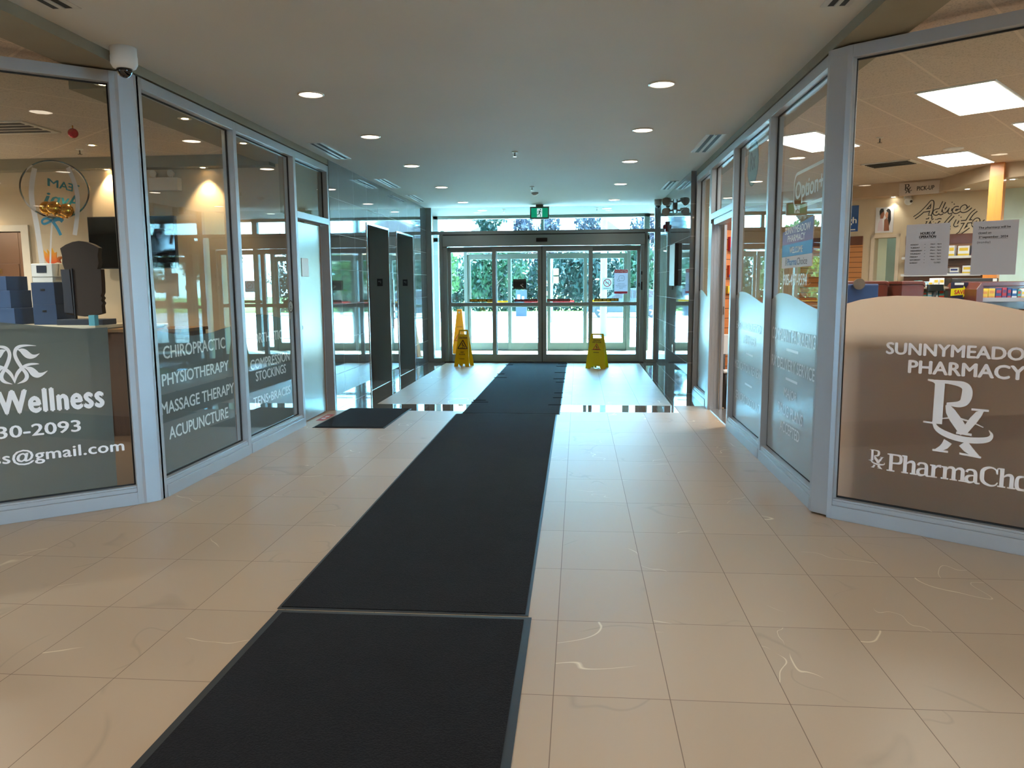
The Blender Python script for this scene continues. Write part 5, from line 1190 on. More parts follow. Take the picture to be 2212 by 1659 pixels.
# script lettering on the wall: outlined look = black strokes with a pale core
def script(b, w):
    def S(L): b.stroke(L, w, d=0.003, smooth=3)
    S([(1.02, 2.365), (1.10, 2.42), (1.20, 2.53), (1.25, 2.60), (1.245, 2.47), (1.225, 2.395)]); S([(1.12, 2.455), (1.18, 2.46), (1.25, 2.47)])                         # A
    S([(1.345, 2.455), (1.29, 2.45), (1.275, 2.415), (1.31, 2.395), (1.35, 2.45), (1.41, 2.60), (1.35, 2.44), (1.355, 2.40), (1.385, 2.415)])                              # d
    S([(1.395, 2.475), (1.405, 2.41), (1.45, 2.48)]); S([(1.485, 2.47), (1.465, 2.405), (1.50, 2.42)]); S([(1.505, 2.53), (1.515, 2.54)])                              # v i
    S([(1.58, 2.465), (1.54, 2.47), (1.52, 2.425), (1.555, 2.405), (1.60, 2.435)]); S([(1.61, 2.435), (1.67, 2.455), (1.66, 2.49), (1.62, 2.465), (1.62, 2.415), (1.68, 2.42), (1.73, 2.47)])   # c e
    S([(1.20, 2.37), (1.24, 2.375), (1.215, 2.30), (1.16, 2.20)]); S([(1.175, 2.32), (1.25, 2.325)]); S([(1.285, 2.32), (1.25, 2.30), (1.27, 2.27), (1.30, 2.295), (1.285, 2.32)]); S([(1.31, 2.32), (1.315, 2.275), (1.34, 2.32), (1.37, 2.31)])   # for
    S([(1.52, 2.37), (1.46, 2.30), (1.37, 2.17), (1.45, 2.20), (1.50, 2.20)]); S([(1.58, 2.30), (1.545, 2.22), (1.585, 2.24)]); S([(1.60, 2.345), (1.61, 2.355)])      # L i
    S([(1.80, 2.42), (1.74, 2.37), (1.66, 2.20), (1.57, 2.02), (1.55, 2.07), (1.62, 2.12), (1.72, 2.20)]); S([(1.62, 2.27), (1.76, 2.275)])                          # f
    S([(1.76, 2.22), (1.84, 2.265), (1.82, 2.305), (1.77, 2.26), (1.78, 2.20), (1.86, 2.215), (1.92, 2.27)])                                                              # e
t = thing('wall_script', 'black outlined script reading advice for life on the pharmacy wall', 'lettering', tuple(TWB @ Vector((1.5, 2.3, 0))))
b = MB(TWB @ Matrix.Translation((0, 0, 0.002))); script(b, 0.052); b.obj('outline', M_INK, t)
b = MB(TWB @ Matrix.Translation((0, 0, 0.006))); script(b, 0.026); b.obj('core', M_PHW, t)
# pick-up sign
t = thing('pickup_sign', 'hanging white pick-up sign with prescription mark', 'sign', tuple(TWB @ Vector((0, 2.6, 0.4))))
SA = math.radians(-36.0); TS = frame((2.9, 12.79, 0), (math.cos(SA), math.sin(SA), 0))
b = MB(TS); b.box(2.02, 2.53, 2.66, 2.835, 0.012, 0.024); b.obj('board', mat('pickup_board', (206, 190, 176), 0.5), t)
text('pickup_print', 'PICK-UP', (2.25, 2.47, 2.715, 2.775), TS, M_INK, t, depth=0.026, bold=0.03)
b = MB(TS @ Matrix.Translation((0, 0, 0.026))); rx_logo(b, 2.08, 2.715, 0.10); b.obj('prescription_mark', M_INK, t)
# posters on the wall
t = thing('blue_wall_poster', 'blue poster with white letters left on the pharmacy wall', 'poster', tuple(TWB @ Vector((0.1, 2.4, 0))))
b = MB(TWB); b.box(-0.25, 0.245, 2.215, 2.60, 0.002, 0.010); b.obj('sheet', mat('poster_blue', (22, 84, 160), 0.5), t)
text('poster_print', 'cough', (-0.12, 0.225, 2.305, 2.43), TWB, M_VINYL, t, depth=0.011, bold=0.02)
b = MB(TWB); b.box(0.02, 0.21, 2.235, 2.25, 0.011, 0.0115); b.obj('small_print', M_VINYL, t)
t = thing('portrait_poster', 'white poster of a dark haired couple on the pharmacy wall', 'poster', tuple(TWB @ Vector((0.6, 2.35, 0))))
TPP = TWB @ Matrix.Translation((0.618, 2.36, 0.0))
b = MB(TPP); b.box(-0.125, 0.125, -0.185, 0.185, 0.002, 0.012); b.obj('sheet', M_PAPER, t)
TPQ = TPP @ Matrix.Translation((0, 0, 0.0125))
def blob(T, L, m, name, par): b = MB(T); b.prism(L, 0, 0.0008); b.obj(name, m, par)
SK = mat('print_skin', (150, 96, 72), 0.6); SK2 = mat('print_skin_pale', (196, 140, 110), 0.6)
blob(TPQ, [(-0.06, 0.02), (-0.02, 0.02), (0.0, 0.08), (-0.01, 0.13), (-0.04, 0.14), (-0.06, 0.10)], SK, 'face_print', t)
blob(TPQ, [(0.02, 0.03), (0.06, 0.02), (0.07, 0.08), (0.05, 0.12), (0.02, 0.11), (0.005, 0.07)], SK2, 'face_print', t)
blob(TPQ @ Matrix.Translation((0, 0, 0.001)), [(-0.065, 0.07), (-0.045, 0.10), (-0.01, 0.13), (-0.02, 0.165), (-0.055, 0.165), (-0.072, 0.13)], M_INK, 'hair_print', t)
blob(TPQ @ Matrix.Translation((0, 0, 0.001)), [(0.04, 0.16), (0.02, 0.13), (0.05, 0.10), (0.045, 0.02), (0.07, -0.09), (0.09, 0.0), (0.085, 0.12), (0.065, 0.155)], M_INK, 'hair_print', t)
blob(TPQ, [(-0.09, -0.16), (-0.08, -0.04), (-0.055, 0.02), (-0.03, 0.02), (-0.01, -0.16)], mat('print_shirt', (214, 196, 206), 0.6), 'shirt_print', t)
blob(TPQ, [(0.0, -0.16), (0.0, 0.0), (0.03, 0.03), (0.06, -0.02), (0.075, -0.16)], SK, 'body_print', t)

# ceiling light panels
M_PANEL = emis('light_panel_glow', (255, 250, 240), 6.0)
GL = 'pharmacy ceiling light panels'
def panel(cx, cyy, label, first=None):
    if first: 
        return copy_tree(first, (cx, cyy, ZA), label)
    t = thing('ceiling_light_panel', label, 'ceiling light', (cx, cyy, ZA), GL)
    T = Matrix.Translation((cx, cyy, ZA)) @ rz(math.radians(-40.2))
    b = MB(T); b.box(-0.265, 0.265, -0.545, 0.545, -0.012, 0.0); b.obj('frame', M_WHITE, t)
    b = MB(T); b.box(-0.25, 0.25, -0.53, 0.53, -0.016, -0.012); b.obj('diffuser', M_PANEL, t)
    L = area('lamp', t, (cx, cyy, ZA-0.02), 0.48, PANEL_W, (1.0, 0.93, 0.87), 'RECTANGLE', 1.0, spread=3.0)
    L.rotation_euler = (0, 0, math.radians(-40.2))
    return t
p0 = panel(3.06, 6.48, 'largest glowing ceiling panel at the upper right')
panel(4.35, 9.55, 'glowing ceiling panel above the pick-up sign', p0)
panel(4.42, 7.75, 'glowing ceiling panel cut by the right picture edge', p0)
panel(2.35, 8.22, 'glowing ceiling panel seen through the narrow right panes', p0)
panel(5.9, 6.6, 'glowing ceiling panel out of view in the right of the pharmacy', p0)
for x_, y_ in ((-1.9, -1.2), (0.5, -1.2), (-1.9, -3.4), (0.5, -3.4), (-1.9, -6.2), (0.5, -6.2)):  # unseen fill panels added to light lettering and frames from the front
    copy_tree(p0, (x_, y_, ZA+0.012 if -2.8 < x_ < 1.4 else ZA), 'added fill light panel in the lobby ceiling behind the viewer', 'added fill light panels behind the viewer')
t = thing('ceiling_register', 'square slatted air register in the pharmacy ceiling', 'air vent', (3.72, 9.82, ZA))
Tq = Matrix.Translation((3.72, 9.82, ZA)) @ rz(math.radians(-40))
b = MB(Tq); b.box(-0.28, 0.28, -0.2, 0.2, -0.012, 0); b.obj('frame', M_RIM, t)
b = MB(Tq)
for k in range(5): b.box(-0.24, 0.24, -0.17+0.07*k, -0.135+0.07*k, -0.018, -0.012)
b.obj('louvres', M_SLOT, t)
GPS = 'white spots of the pharmacy ceiling'
M_SPW = emis('cool_spot_glow', (255, 240, 220), 24.0)
q0 = spot(2.46, 4.70, ZA-0.005, 'bright spot at the top right corner of the picture', GPS, power=8, color=(1, .88, .75), m=M_SPW)
v = Vector((4.47, 12.05)); copy_tree(q0, (4.55, 11.85, 2.68), 'spot under the pharmacy soffit left of the pick-up sign', GPS)
copy_tree(q0, (5.17, 11.00, 2.68), 'spot under the pharmacy soffit over the script lettering', GPS)
copy_tree(q0, (5.24, 10.05, 2.68), 'spot under the pharmacy soffit right of the wooden post', GPS)
t = thing('white_ceiling_speaker', 'round white ceiling speaker in the pharmacy', 'speaker', (3.98, 8.83, ZA)); b = MB(); b.lathe([(0.10, 0), (0.10, -0.006), (0.08, -0.012), (0.001, -0.012)], (3.98, 8.83, ZA), 28); b.obj('grille', M_WHITE, t)
t = thing('bullet_camera', 'white security camera under the pharmacy soffit by the script', 'security camera', (4.78, 11.75, 2.68))
b = MB(); b.lathe([(0.05, 0), (0.05, -0.03), (0.02, -0.05)], (4.72, 11.78, 2.68), 18); b.obj('mount', M_WHITE, t); b = MB(); b.sphere((4.72, 11.74, 2.60), 0.055, seg=18, rings=12); b.obj('head', M_WHITE, t)
b = MB(); b.lathe([(0.018, 0), (0.018, -0.01)], (4.735, 11.69, 2.595), 12, axis=1); b.obj('lens', M_BLACK, t)

# fixtures: slatwall panels
M_SLAT = slat_mat('slatwall_maple', (206, 138, 80), (90, 50, 26)); M_SLATD = slat_mat('slatwall_brown', (140, 96, 66), (70, 40, 26))
M_MAH = wood_mat('mahogany', (112, 52, 38), 0.3, 0.4)
def slatwall(T, x0, x1, z0, z1, label, m, z=0.002):
    t = thing('slatwall_panel', label, 'slatwall', tuple(T @ Vector(((x0+x1)/2, z0, 0))))
    b = MB(T); b.box(x0, x1, z0, z1-0.13, z, z+0.02); b.obj('boards', m, t)
    b = MB(T); b.box(x0, x1, z1-0.13, z1, z, z+0.03); b.obj('top_rail', wood_mat('rail_wood', (104, 58, 40)), t)
    return t
slatwall(TWB, -0.6, 0.33, 0.2, 2.14, 'maple slatwall panel left of the back doorway', M_SLAT)
slatwall(TWB, 0.93, 1.96, 0.2, 2.11, 'brown slatwall under the script lettering', M_SLATD)
TDR = frame((0, 10.7, 0), (1, 0, 0))
slatwall(frame((1.70, 9.35, 0), (0.88, 0.47, 0)), 0.0, 0.24, 0.1, 2.2, 'orange maple slatwall just inside the pharmacy doorway', slat_mat('slatwall_orange', (196, 120, 66), (90, 50, 26), pitch=0.115))
PCOL = [(196, 40, 60), (30, 90, 160), (230, 226, 220), (70, 160, 150), (226, 150, 60), (110, 60, 110), (240, 240, 240), (40, 60, 120), (200, 70, 40), (120, 180, 200), (90, 140, 70), (236, 200, 60)]
NAMES = {0: 'crimson', 1: 'blue', 2: 'off-white', 3: 'teal', 4: 'orange', 5: 'purple', 6: 'white', 7: 'navy', 8: 'rust red', 9: 'pale blue', 10: 'green', 11: 'yellow'}
def product(T, x, y0, z, w, h, d, ci, label, grp, mark=True):
    t = thing('product_box', label, 'medicine box', tuple(T @ Vector((x, y0, z))), grp)
    m = mat('pack_%d' % ci, PCOL[ci], 0.4, var=0.02)
    b = MB(T); b.box(x-w/2, x+w/2, y0, y0+h, z, z+d); b.obj('carton', m, t, bevel=0.002)
    if mark:
        m2 = mat('pack_%d' % ((ci+5) % 12), PCOL[(ci+5) % 12], 0.4, var=0.02)
        b = MB(T); b.box(x-w*0.38, x+w*0.38, y0+h*0.5, y0+h*0.8, z+d, z+d+0.001); b.box(x-w*0.5, x+w*0.5, y0, y0+h*0.22, z+d, z+d+0.0008); b.obj('printed_band', m2, t)
    return t
random.seed(21)
# shelf on the brown slatwall, behind the notices
def shelf(T, x0, x1, y, d, label, m=None):
    t = thing('glass_shelf', label, 'shelf', tuple(T @ Vector(((x0+x1)/2, y, 0))))
    b = MB(T); b.box(x0, x1, y-0.018, y, 0.0, d); b.obj('board', m or mat('shelf_grey', (150, 158, 156), 0.4), t)
    b = MB(T); b.box(x0, x1, y-0.03, y+0.004, d, d+0.003); b.obj('price_rail', M_WHITE, t)
    return t
TSL = TWB @ Matrix.Translation((0, 0, 0.022))
for r_, (yy, lab) in enumerate(((1.80, 'upper'), (1.56, 'lower'))):
    shelf(TSL, 0.95, 1.95, yy, 0.22, lab+' shelf on the brown slatwall')
    x = 1.0; k = 0
    while x < 1.82:
        w = 0.05+0.09*random.random(); ci = random.choice([1, 2, 3, 6, 9, 9, 6, 7, 10]); h = 0.07+0.11*random.random()
        product(TSL, x+w/2, yy, 0.04, w, h, 0.12, ci, '%s box, number %s from the left on the %s slatwall shelf' % (NAMES[ci], ['first', 'second', 'third', 'fourth', 'fifth', 'sixth', 'seventh', 'eighth', 'ninth', 'tenth', 'eleventh', 'twelfth', 'thirteenth', 'fourteenth'][k], lab), 'boxes on the %s slatwall shelf' % lab)
        x += w+0.02+0.05*random.random(); k += 1
ORD = ['first', 'second', 'third', 'fourth', 'fifth', 'sixth', 'seventh', 'eighth', 'ninth', 'tenth', 'eleventh', 'twelfth', 'thirteenth', 'fourteenth', 'fifteenth', 'sixteenth', 'seventeenth', 'eighteenth', 'nineteenth', 'twentieth']

# mahogany gondola at the right, facing the window
GA = math.radians(-37.5)
TG = frame((3.56, 7.55, 0), (math.cos(GA), math.sin(GA), 0))
TG = frame((3.54, 7.5, 0), (1, 0.0, 0))
t = thing('mahogany_gondola', 'curved top mahogany shelving unit full of medicine boxes', 'shelving unit', tuple(TG @ Vector((0.8, 0, 0))))
b = MB(TG); b.prism([(-0.02, 0), (0.04, 0), (0.04, 1.40), (0.02, 1.44), (-0.02, 1.38)], -0.30, 0.30); b.obj('side_panel', M_MAH, t, bevel=0.004)
b = MB(TG); b.box(0.0, 1.9, 0, 1.44, -0.03, 0.0); b.obj('back_panel', M_MAH, t)
b = MB(TG); b.box(0.0, 1.9, 1.405, 1.45, -0.04, 0.02); b.obj('top_rail', M_MAH, t, bevel=0.006)
for yy in (1.30, 1.13, 0.9):
    b = MB(TG); b.box(0.04, 1.9, yy-0.015, yy, 0.0, 0.22); o = b.obj('shelf_board', M_MAH, t)
    b = MB(TG); b.box(0.04, 1.9, yy-0.03, yy+0.006, 0.22, 0.224); b.obj('price_rail', mat('price_rail_grey', (176, 168, 170), 0.4), o)
random.seed(5)
for r_, (yy, lab, hh) in enumerate(((1.30, 'upper', 0.085), (1.13, 'middle', 0.06))):
    x, k = 0.075, 0
    while x < 0.80:
        w = 0.028+0.04*random.random(); ci = random.choice(range(12)); h = hh*(0.75+0.4*random.random())
        product(TG, x+w/2, yy, 0.08, w, h, 0.12, ci, '%s carton, %s from the left on the %s mahogany shelf' % (NAMES[ci], ORD[k], lab), 'cartons on the %s mahogany shelf' % lab)
        x += w+0.006; k += 1
    # out to the right, beyond the picture edge, the shelves stay empty
# low mahogany units and blue box on the left
def low_unit(x, y, w, h, label):
    t = thing('mahogany_counter', label, 'counter', (x, y, 0))
    b = MB(Matrix.Translation((x, y, 0)) @ rz(0)); b.box(-w/2, w/2, 0, 0.5, 0, h-0.03); b.obj('body', M_MAH, t, bevel=0.004)
    b = MB(Matrix.Translation((x, y, 0)) @ rz(0)); b.prism([(-w/2-0.01, h-0.03), (w/2-0.02, h-0.03), (w/2+0.01, h-0.06), (w/2+0.005, h-0.01), (w/2-0.02, h), (-w/2-0.01, h)], -0.01, 0.51, axis=1); b.obj('top', M_MAH, t, bevel=0.006)
    return t
low_unit(2.72, 7.75, 0.50, 1.462, 'mahogany counter end just right of the corner post, holding the blue bin')
low_unit(3.10, 7.5, 0.20, 1.458, 'mahogany counter section left of the small price signs')
t = thing('blue_bin', 'dark blue bin with brown round top beside the corner post', 'bin', (2.60, 7.3, 0))
b = MB(); b.box(2.40, 2.70, 7.25, 7.5, 0.3, 1.435); b.obj('body', mat('bin_blue', (24, 48, 92), 0.5), t, bevel=0.01)
b = MB(); b.lathe([(0.05, 0), (0.05, -0.02)], (2.52, 7.24, 1.435), 18, axis=1); b.obj('round_tag', mat('tag_brown', (96, 74, 50), 0.5), t)
t = thing('payment_terminal_screen', 'small black customer display on a pole by the price signs', 'display', (3.32, 7.7, 1.3))
b = MB(); b.box(3.27, 3.41, 7.58, 7.61, 1.365, 1.425); b.obj('screen', mat('lcd_dark', (34, 40, 38), 0.3), t); b = MB(); b.cyl((3.34, 7.595, 0.0), 0.012, 1.37, 10); b.obj('pole', M_BLACK, t)
random.seed(9)
TM = frame((3.24, 7.9, 0), (1, 0, 0))
t = thing('impulse_rack', 'grey shelf rack with small boxes between the mahogany units', 'rack', (3.4, 7.95, 0))
b = MB(TM); b.box(0.0, 0.27, 0, 1.40, -0.05, 0); b.box(0, 0.27, 1.385, 1.40, 0, 0.2); b.box(0, 0.27, 1.29, 1.30, 0, 0.2); b.obj('frame', slat_mat('rack_slats', (170, 160, 138), (110, 100, 84)), t)
for r_, (yy, lab) in enumerate(((1.40, 'top'), (1.30, 'lower'))):
    x, k = 0.01, 0
    while x < 0.21:
        w = 0.03+0.02*random.random(); ci = random.choice([1, 6, 3, 0, 6, 9, 10]) if r_ == 0 else random.choice([3, 6, 9])
        product(TM, x+w/2, yy, 0.05, w, 0.05+0.05*random.random(), 0.1, ci, '%s packet, %s from the left on the %s of the grey rack' % (NAMES[ci], ORD[k], lab), 'packets on the %s of the grey rack' % lab, True)
        x += w+0.01; k += 1
t = thing('save_sign', 'navy sign with yellow save arrow beside the mahogany shelving', 'sign', (3.47, 7.45, 1.2))
TSV = frame((3.475, 7.42, 0), (1, 0, 0))
b = MB(TSV); b.box(-0.075, 0.075, 1.235, 1.445, 0, 0.004); b.obj('card', mat('save_navy', (28, 30, 62), 0.5), t)
b = MB(TSV); b.prism([(-0.075, 1.32), (0.035, 1.33), (0.035, 1.305), (0.07, 1.36), (0.035, 1.415), (0.035, 1.395), (-0.075, 1.385)], 0.0045, 0.006); b.obj('yellow_arrow', mat('save_yellow', (226, 214, 20), 0.5), t)
text('save_print', 'SAVE', (-0.045, 0.055, 1.335, 1.375), TSV, mat('save_red', (190, 20, 40), 0.5), t, depth=0.007, bold=0.03)
b = MB(TSV); b.lathe([(0.04, 0), (0.04, 0.002)], c=(0.0, 1.245, 0.0045), n=24); b.box(-0.045, 0.035, 1.42, 1.44, 0.0045, 0.006); b.obj('white_badges', M_WHITE, t)
t = thing('black_printer', 'low black printer on the counter behind the mahogany shelving', 'printer', (4.2, 8.6, 1.45))
b = MB(); b.box(3.95, 4.42, 8.6, 8.9, 1.40, 1.485); b.obj('body', mat('printer_black', (44, 42, 40), 0.5), t, bevel=0.006)
b = MB(); b.box(4.36, 4.40, 8.595, 8.6, 1.45, 1.48); b.obj('badge', M_RIM, t)
t = thing('service_counter', 'brown pharmacy service counter behind the mahogany shelving', 'counter', (4.6, 8.9, 0))
b = MB(); b.box(3.6, 6.4, 8.5, 9.0, 0, 1.36); b.obj('body', M_MAH, t); b = MB(); b.box(3.55, 6.4, 8.45, 9.05, 1.36, 1.40); b.obj('worktop', mat('worktop', (150, 132, 116), 0.4), t)
# bench of stacked brown panels right behind the film (it darkens the frosted lower half)
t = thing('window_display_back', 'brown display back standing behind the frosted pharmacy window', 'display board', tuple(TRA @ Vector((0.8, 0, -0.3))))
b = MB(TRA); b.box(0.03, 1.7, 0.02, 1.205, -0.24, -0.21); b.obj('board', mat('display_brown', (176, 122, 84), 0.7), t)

# paper notices taped inside the angled pharmacy window
def notice(x0, x1, z0, z1, label):
    t = thing('paper_notice', label, 'notice', tuple(GRA @ Vector(((x0+x1)/2, z0, FILM_Z))), 'paper notices in the angled pharmacy window')
    b = MB(GRA); b.box(x0, x1, z0, z1, -GR+0.001, -GR+0.0014); b.obj('sheet', mat('notice_paper', (206, 204, 208), 0.85, var=0.01), t)
    return t
n1 = notice(0.351, 0.570, 1.486, 1.768, 'white hours of operation notice taped in the angled pharmacy window')
zt_ = -GR+0.0025
text('title_print', 'HOURS OF\nOPERATION', (0.418, 0.503, 1.690, 1.724), GRA, M_INK, n1, depth=zt_, bold=0.05)
b = MB(GRA); b.box(0.424, 0.499, 1.7065, 1.7075, zt_, zt_+0.0002); b.box(0.418, 0.503, 1.6865, 1.6875, zt_, zt_+0.0002); b.obj('title_underline', M_INK, n1)
DAYS = [('MONDAY', '10am - 6pm'), ('TUESDAY', '10am - 5pm'), ('WEDNESDAY', '10am - 5pm'), ('THURSDAY', '10am - 5pm'), ('FRIDAY', '10am - 5pm'), ('SATURDAY', '9am - 1pm'), ('SUNDAY', 'CLOSED')]
ms = []
for i, (a, c) in enumerate(DAYS):
    z0 = 1.652-0.0167*i
    ms.append(text_mesh(a, (0.377, 0.377+0.0068*len(a), z0, z0+0.0075), GRA, bold=0.03, depth=zt_)); ms.append(text_mesh('-', (0.448, 0.453, z0+0.003, z0+0.0045), GRA, depth=zt_))
    ms.append(text_mesh(c, (0.533-0.0055*len(c), 0.533, z0, z0+0.0075), GRA, bold=0.03, depth=zt_))
join_meshes('hours_print', ms, M_INK, n1)
n2 = notice(0.679, 0.886, 1.485, 1.766, 'white closed on second september notice taped in the angled pharmacy window')
ms = [text_mesh('The pharmacy will be', (0.705, 0.851, 1.724, 1.738), GRA, bold=0.02, depth=zt_), text_mesh('closed on', (0.705, 0.765, 1.700, 1.711), GRA, bold=0.02, depth=zt_),
      text_mesh('2  september  2024', (0.708, 0.842, 1.674, 1.689), GRA, bold=0.02, depth=zt_), text_mesh('nd', (0.717, 0.724, 1.684, 1.689), GRA, bold=0.02, depth=zt_), text_mesh('(monday)', (0.703, 0.764, 1.647, 1.663), GRA, depth=zt_)]
b = MB(GRA)
for x0, x1, z in ((0.705, 0.851, 1.7235), (0.705, 0.765, 1.6975), (0.708, 0.842, 1.6735)): b.box(x0, x1, z-0.0008, z, zt_, zt_+0.0002)
ms.append(b.mesh('u', M_INK)); join_meshes('notice_print', ms, M_INK, n2)

# welcome poster in window 5
t = thing('welcome_poster', 'blue and mauve welcome poster with slanted top in the pharmacy window', 'poster', tuple(GRW @ Vector((-5.54, 1.55, FILM_Z))))
m, n, bs = bsdf_mat('poster_gradient'); ge = n.nodes.new('ShaderNodeNewGeometry'); sp = n.nodes.new('ShaderNodeSeparateXYZ'); n.links.new(ge.outputs['Position'], sp.inputs[0])
mr = n.nodes.new('ShaderNodeMapRange'); mr.inputs['From Min'].default_value = 1.72; mr.inputs['From Max'].default_value = 1.86; n.links.new(sp.outputs[2], mr.inputs[0])
rmp = n.nodes.new('ShaderNodeValToRGB'); rmp.color_ramp.elements[0].color = s2l((150, 110, 150))+(1,); rmp.color_ramp.elements[1].color = s2l((112, 132, 176))+(1,); n.links.new(mr.outputs[0], rmp.inputs[0]); n.links.new(rmp.outputs[0], bs.inputs['Base Color']); bs.inputs['Roughness'].default_value = 0.6
pz = -GR+0.001
b = MB(GRW); b.prism([(-5.915, 1.722), (-5.165, 1.728), (-5.165, 1.880), (-5.915, 1.815)], pz, pz+0.0004); b.obj('upper_panel', m, t)
b = MB(GRW); b.prism([(-5.912, 1.636), (-5.165, 1.640), (-5.165, 1.728), (-5.915, 1.722)], pz, pz+0.0004); b.obj('blue_panel', mat('welcome_blue', (28, 96, 160), 0.5), t)
b = MB(GRW); b.prism([(-5.91, 1.555), (-5.165, 1.558), (-5.165, 1.640), (-5.912, 1.636)], pz, pz+0.0004); b.obj('white_panel', M_PAPER, t)
ms = [text_mesh('SUNNYMEADOW', (-5.85, -5.225, 1.795, 1.845), GRW, bold=0.02, depth=pz+0.001), text_mesh('PHARMACY', (-5.77, -5.34, 1.738, 1.786), GRW, bold=0.02, depth=pz+0.001), text_mesh('WELCOME', (-5.71, -5.385, 1.656, 1.702), GRW, bold=0.03, depth=pz+0.001)]
join_meshes('shop_name_print', ms[:2], M_VINYL, t); join_meshes('welcome_print', ms[2:], M_VINYL, t)
text('blue_print', 'Pharma', (-5.755, -5.52, 1.573, 1.622), GRW, MATS['welcome_blue'], t, depth=pz+0.001, bold=0.01); text('grey_print', 'Choice', (-5.51, -5.27, 1.573, 1.622), GRW, mat('print_grey', (120, 116, 124), 0.6), t, depth=pz+0.001, bold=0.01)
b = MB(GRW @ Matrix.Translation((0, 0, pz+0.001))); rx_logo(b, -5.81, 1.585, 0.045); b.obj('prescription_mark', MATS['print_grey'], t)
# oval sign hung behind window 6
t = thing('oval_sign', 'tall oval grey sign hung high behind the prescription transfer window', 'sign', tuple(GRO @ Vector((-6.98, 2.3, -0.1))))
b = MB(GRO @ Matrix.Translation((-6.98, 2.48, -0.10)))
pts = [(0.20*math.cos(k*PI/18), 0.19*math.sin(k*PI/18)) for k in range(37)]
b.prism(pts[:-1], 0, 0.004); b.obj('panel', mat('oval_grey', (120, 132, 124), 0.5), t)
b = MB(GRO @ Matrix.Translation((-6.98, 2.48, -0.095))); b.stroke(pts, 0.014, smooth=0); b.obj('rim_line', M_INK, t)
text('oval_print', 'Rx', (-7.08, -6.88, 2.42, 2.58), GRO, M_INK, t, depth=-0.094, bold=0.03)
# things seen in the doorway gap: red packs, white chair and a display stand
TD = frame((1.65, 9.33, 0), (0.88, 0.47, 0))
for i, (xx, zz, ci, h, lab) in enumerate(((0.17, 1.83, 0, 0.16, 'upper crimson pack hanging on the slatwall inside the doorway'), (0.17, 1.52, 8, 0.14, 'lower red pack hanging on the slatwall inside the doorway'), (0.16, 1.33, 11, 0.09, 'yellow pack hanging on the slatwall inside the doorway'))):
    product(TD, xx, zz, 0.03, 0.16, h, 0.04, ci, lab, 'packs on the doorway slatwall')
t = thing('bath_chair', 'white plastic bath chair inside the pharmacy doorway', 'chair', (1.95, 9.1, 0))
b = MB(); b.box(1.67, 2.02, 8.98, 9.16, 0.42, 0.45); b.obj('seat', M_WHITE, t, bevel=0.01)
b = MB(); b.box(1.67, 2.02, 9.14, 9.17, 0.62, 0.86); b.obj('backrest', M_WHITE, t, bevel=0.01)
for x, y in ((1.70, 9.0), (1.99, 9.0), (1.70, 9.14), (1.99, 9.14)):
    b = MB(); b.cyl((x, y, 0), 0.013, 0.63 if y > 9.1 else 0.42, 10); b.obj('leg', M_BLACK, t)
# ================================================================== OUTSIDE
M_ASPH = mat('bright_asphalt', (206, 206, 204), 0.8, var=0.06, scale=0.6, bump=0.1)
M_CONC = mat('pale_concrete', (216, 212, 204), 0.85, var=0.04, scale=1.5)
M_GRASS = mat('lawn', (132, 160, 60), 0.9, var=0.15, scale=3)
M_BRICK = mat('red_brick_outside', (150, 84, 66), 0.85, var=0.12, scale=9)
b = MB(); b.box(-40, 40, 17.0, 21.0, -0.3, -0.01); b.box(-40, 40, 20.9, 21.15, -0.3, 0.01); struct(b.obj('floor_sidewalk', M_CONC), 'pale concrete sidewalk outside the doors')
b = MB(); b.face([(-70, 21.15, -0.05), (70, 21.15, -0.05), (70, 46, -0.36), (-70, 46, -0.36)]); struct(b.obj('floor_road', M_ASPH), 'sunlit asphalt lot and road outside')
b = MB()
for i in range(9): b.box(-26+1.3*i, -25.3+1.3*i, 24, 31, -0.17, -0.05)
tag(b.obj('road_stripes', mat('road_paint', (236, 236, 230), 0.7)), 'white crossing stripes painted on the road at the left', 'road marking')
b = MB(); b.box(-80, 80, 46, 49, -0.45, -0.25); struct(b.obj('floor_verge', M_CONC), 'far sidewalk across the road')
b = MB(); b.box(-90, 90, 49, 120, -0.5, -0.22); struct(b.obj('floor_lawn', M_GRASS), 'lawn across the road')

def leaf_mat(name, c1, c2):
    if name in MATS: return MATS[name]
    m, n, b = bsdf_mat(name)
    ge = n.nodes.new('ShaderNodeNewGeometry'); no = n.nodes.new('ShaderNodeTexNoise'); no.inputs['Scale'].default_value = 1.7; n.links.new(ge.outputs['Position'], no.inputs['Vector'])
    rr_ = n.nodes.new('ShaderNodeValToRGB'); rr_.color_ramp.elements[0].position = 0.35; rr_.color_ramp.elements[1].position = 0.65
    rr_.color_ramp.elements[0].color = s2l(c1)+(1,); rr_.color_ramp.elements[1].color = s2l(c2)+(1,)
    n.links.new(no.outputs['Fac'], rr_.inputs[0]); n.links.new(rr_.outputs[0], b.inputs['Base Color']); b.inputs['Roughness'].default_value = 0.55
    tr = n.nodes.new('ShaderNodeBsdfTranslucent'); n.links.new(rr_.outputs[0], tr.inputs[0]); ms = n.nodes.new('ShaderNodeMixShader'); ms.inputs[0].default_value = 0.4
    n.links.new(b.outputs[0], ms.inputs[1]); n.links.new(tr.outputs[0], ms.inputs[2]); n.links.new(ms.outputs[0], n.nodes['Material Output'].inputs[0])
    MATS[name] = m
    return m
M_BARK = mat('bark', (88, 70, 58), 0.9, var=0.2, scale=12)
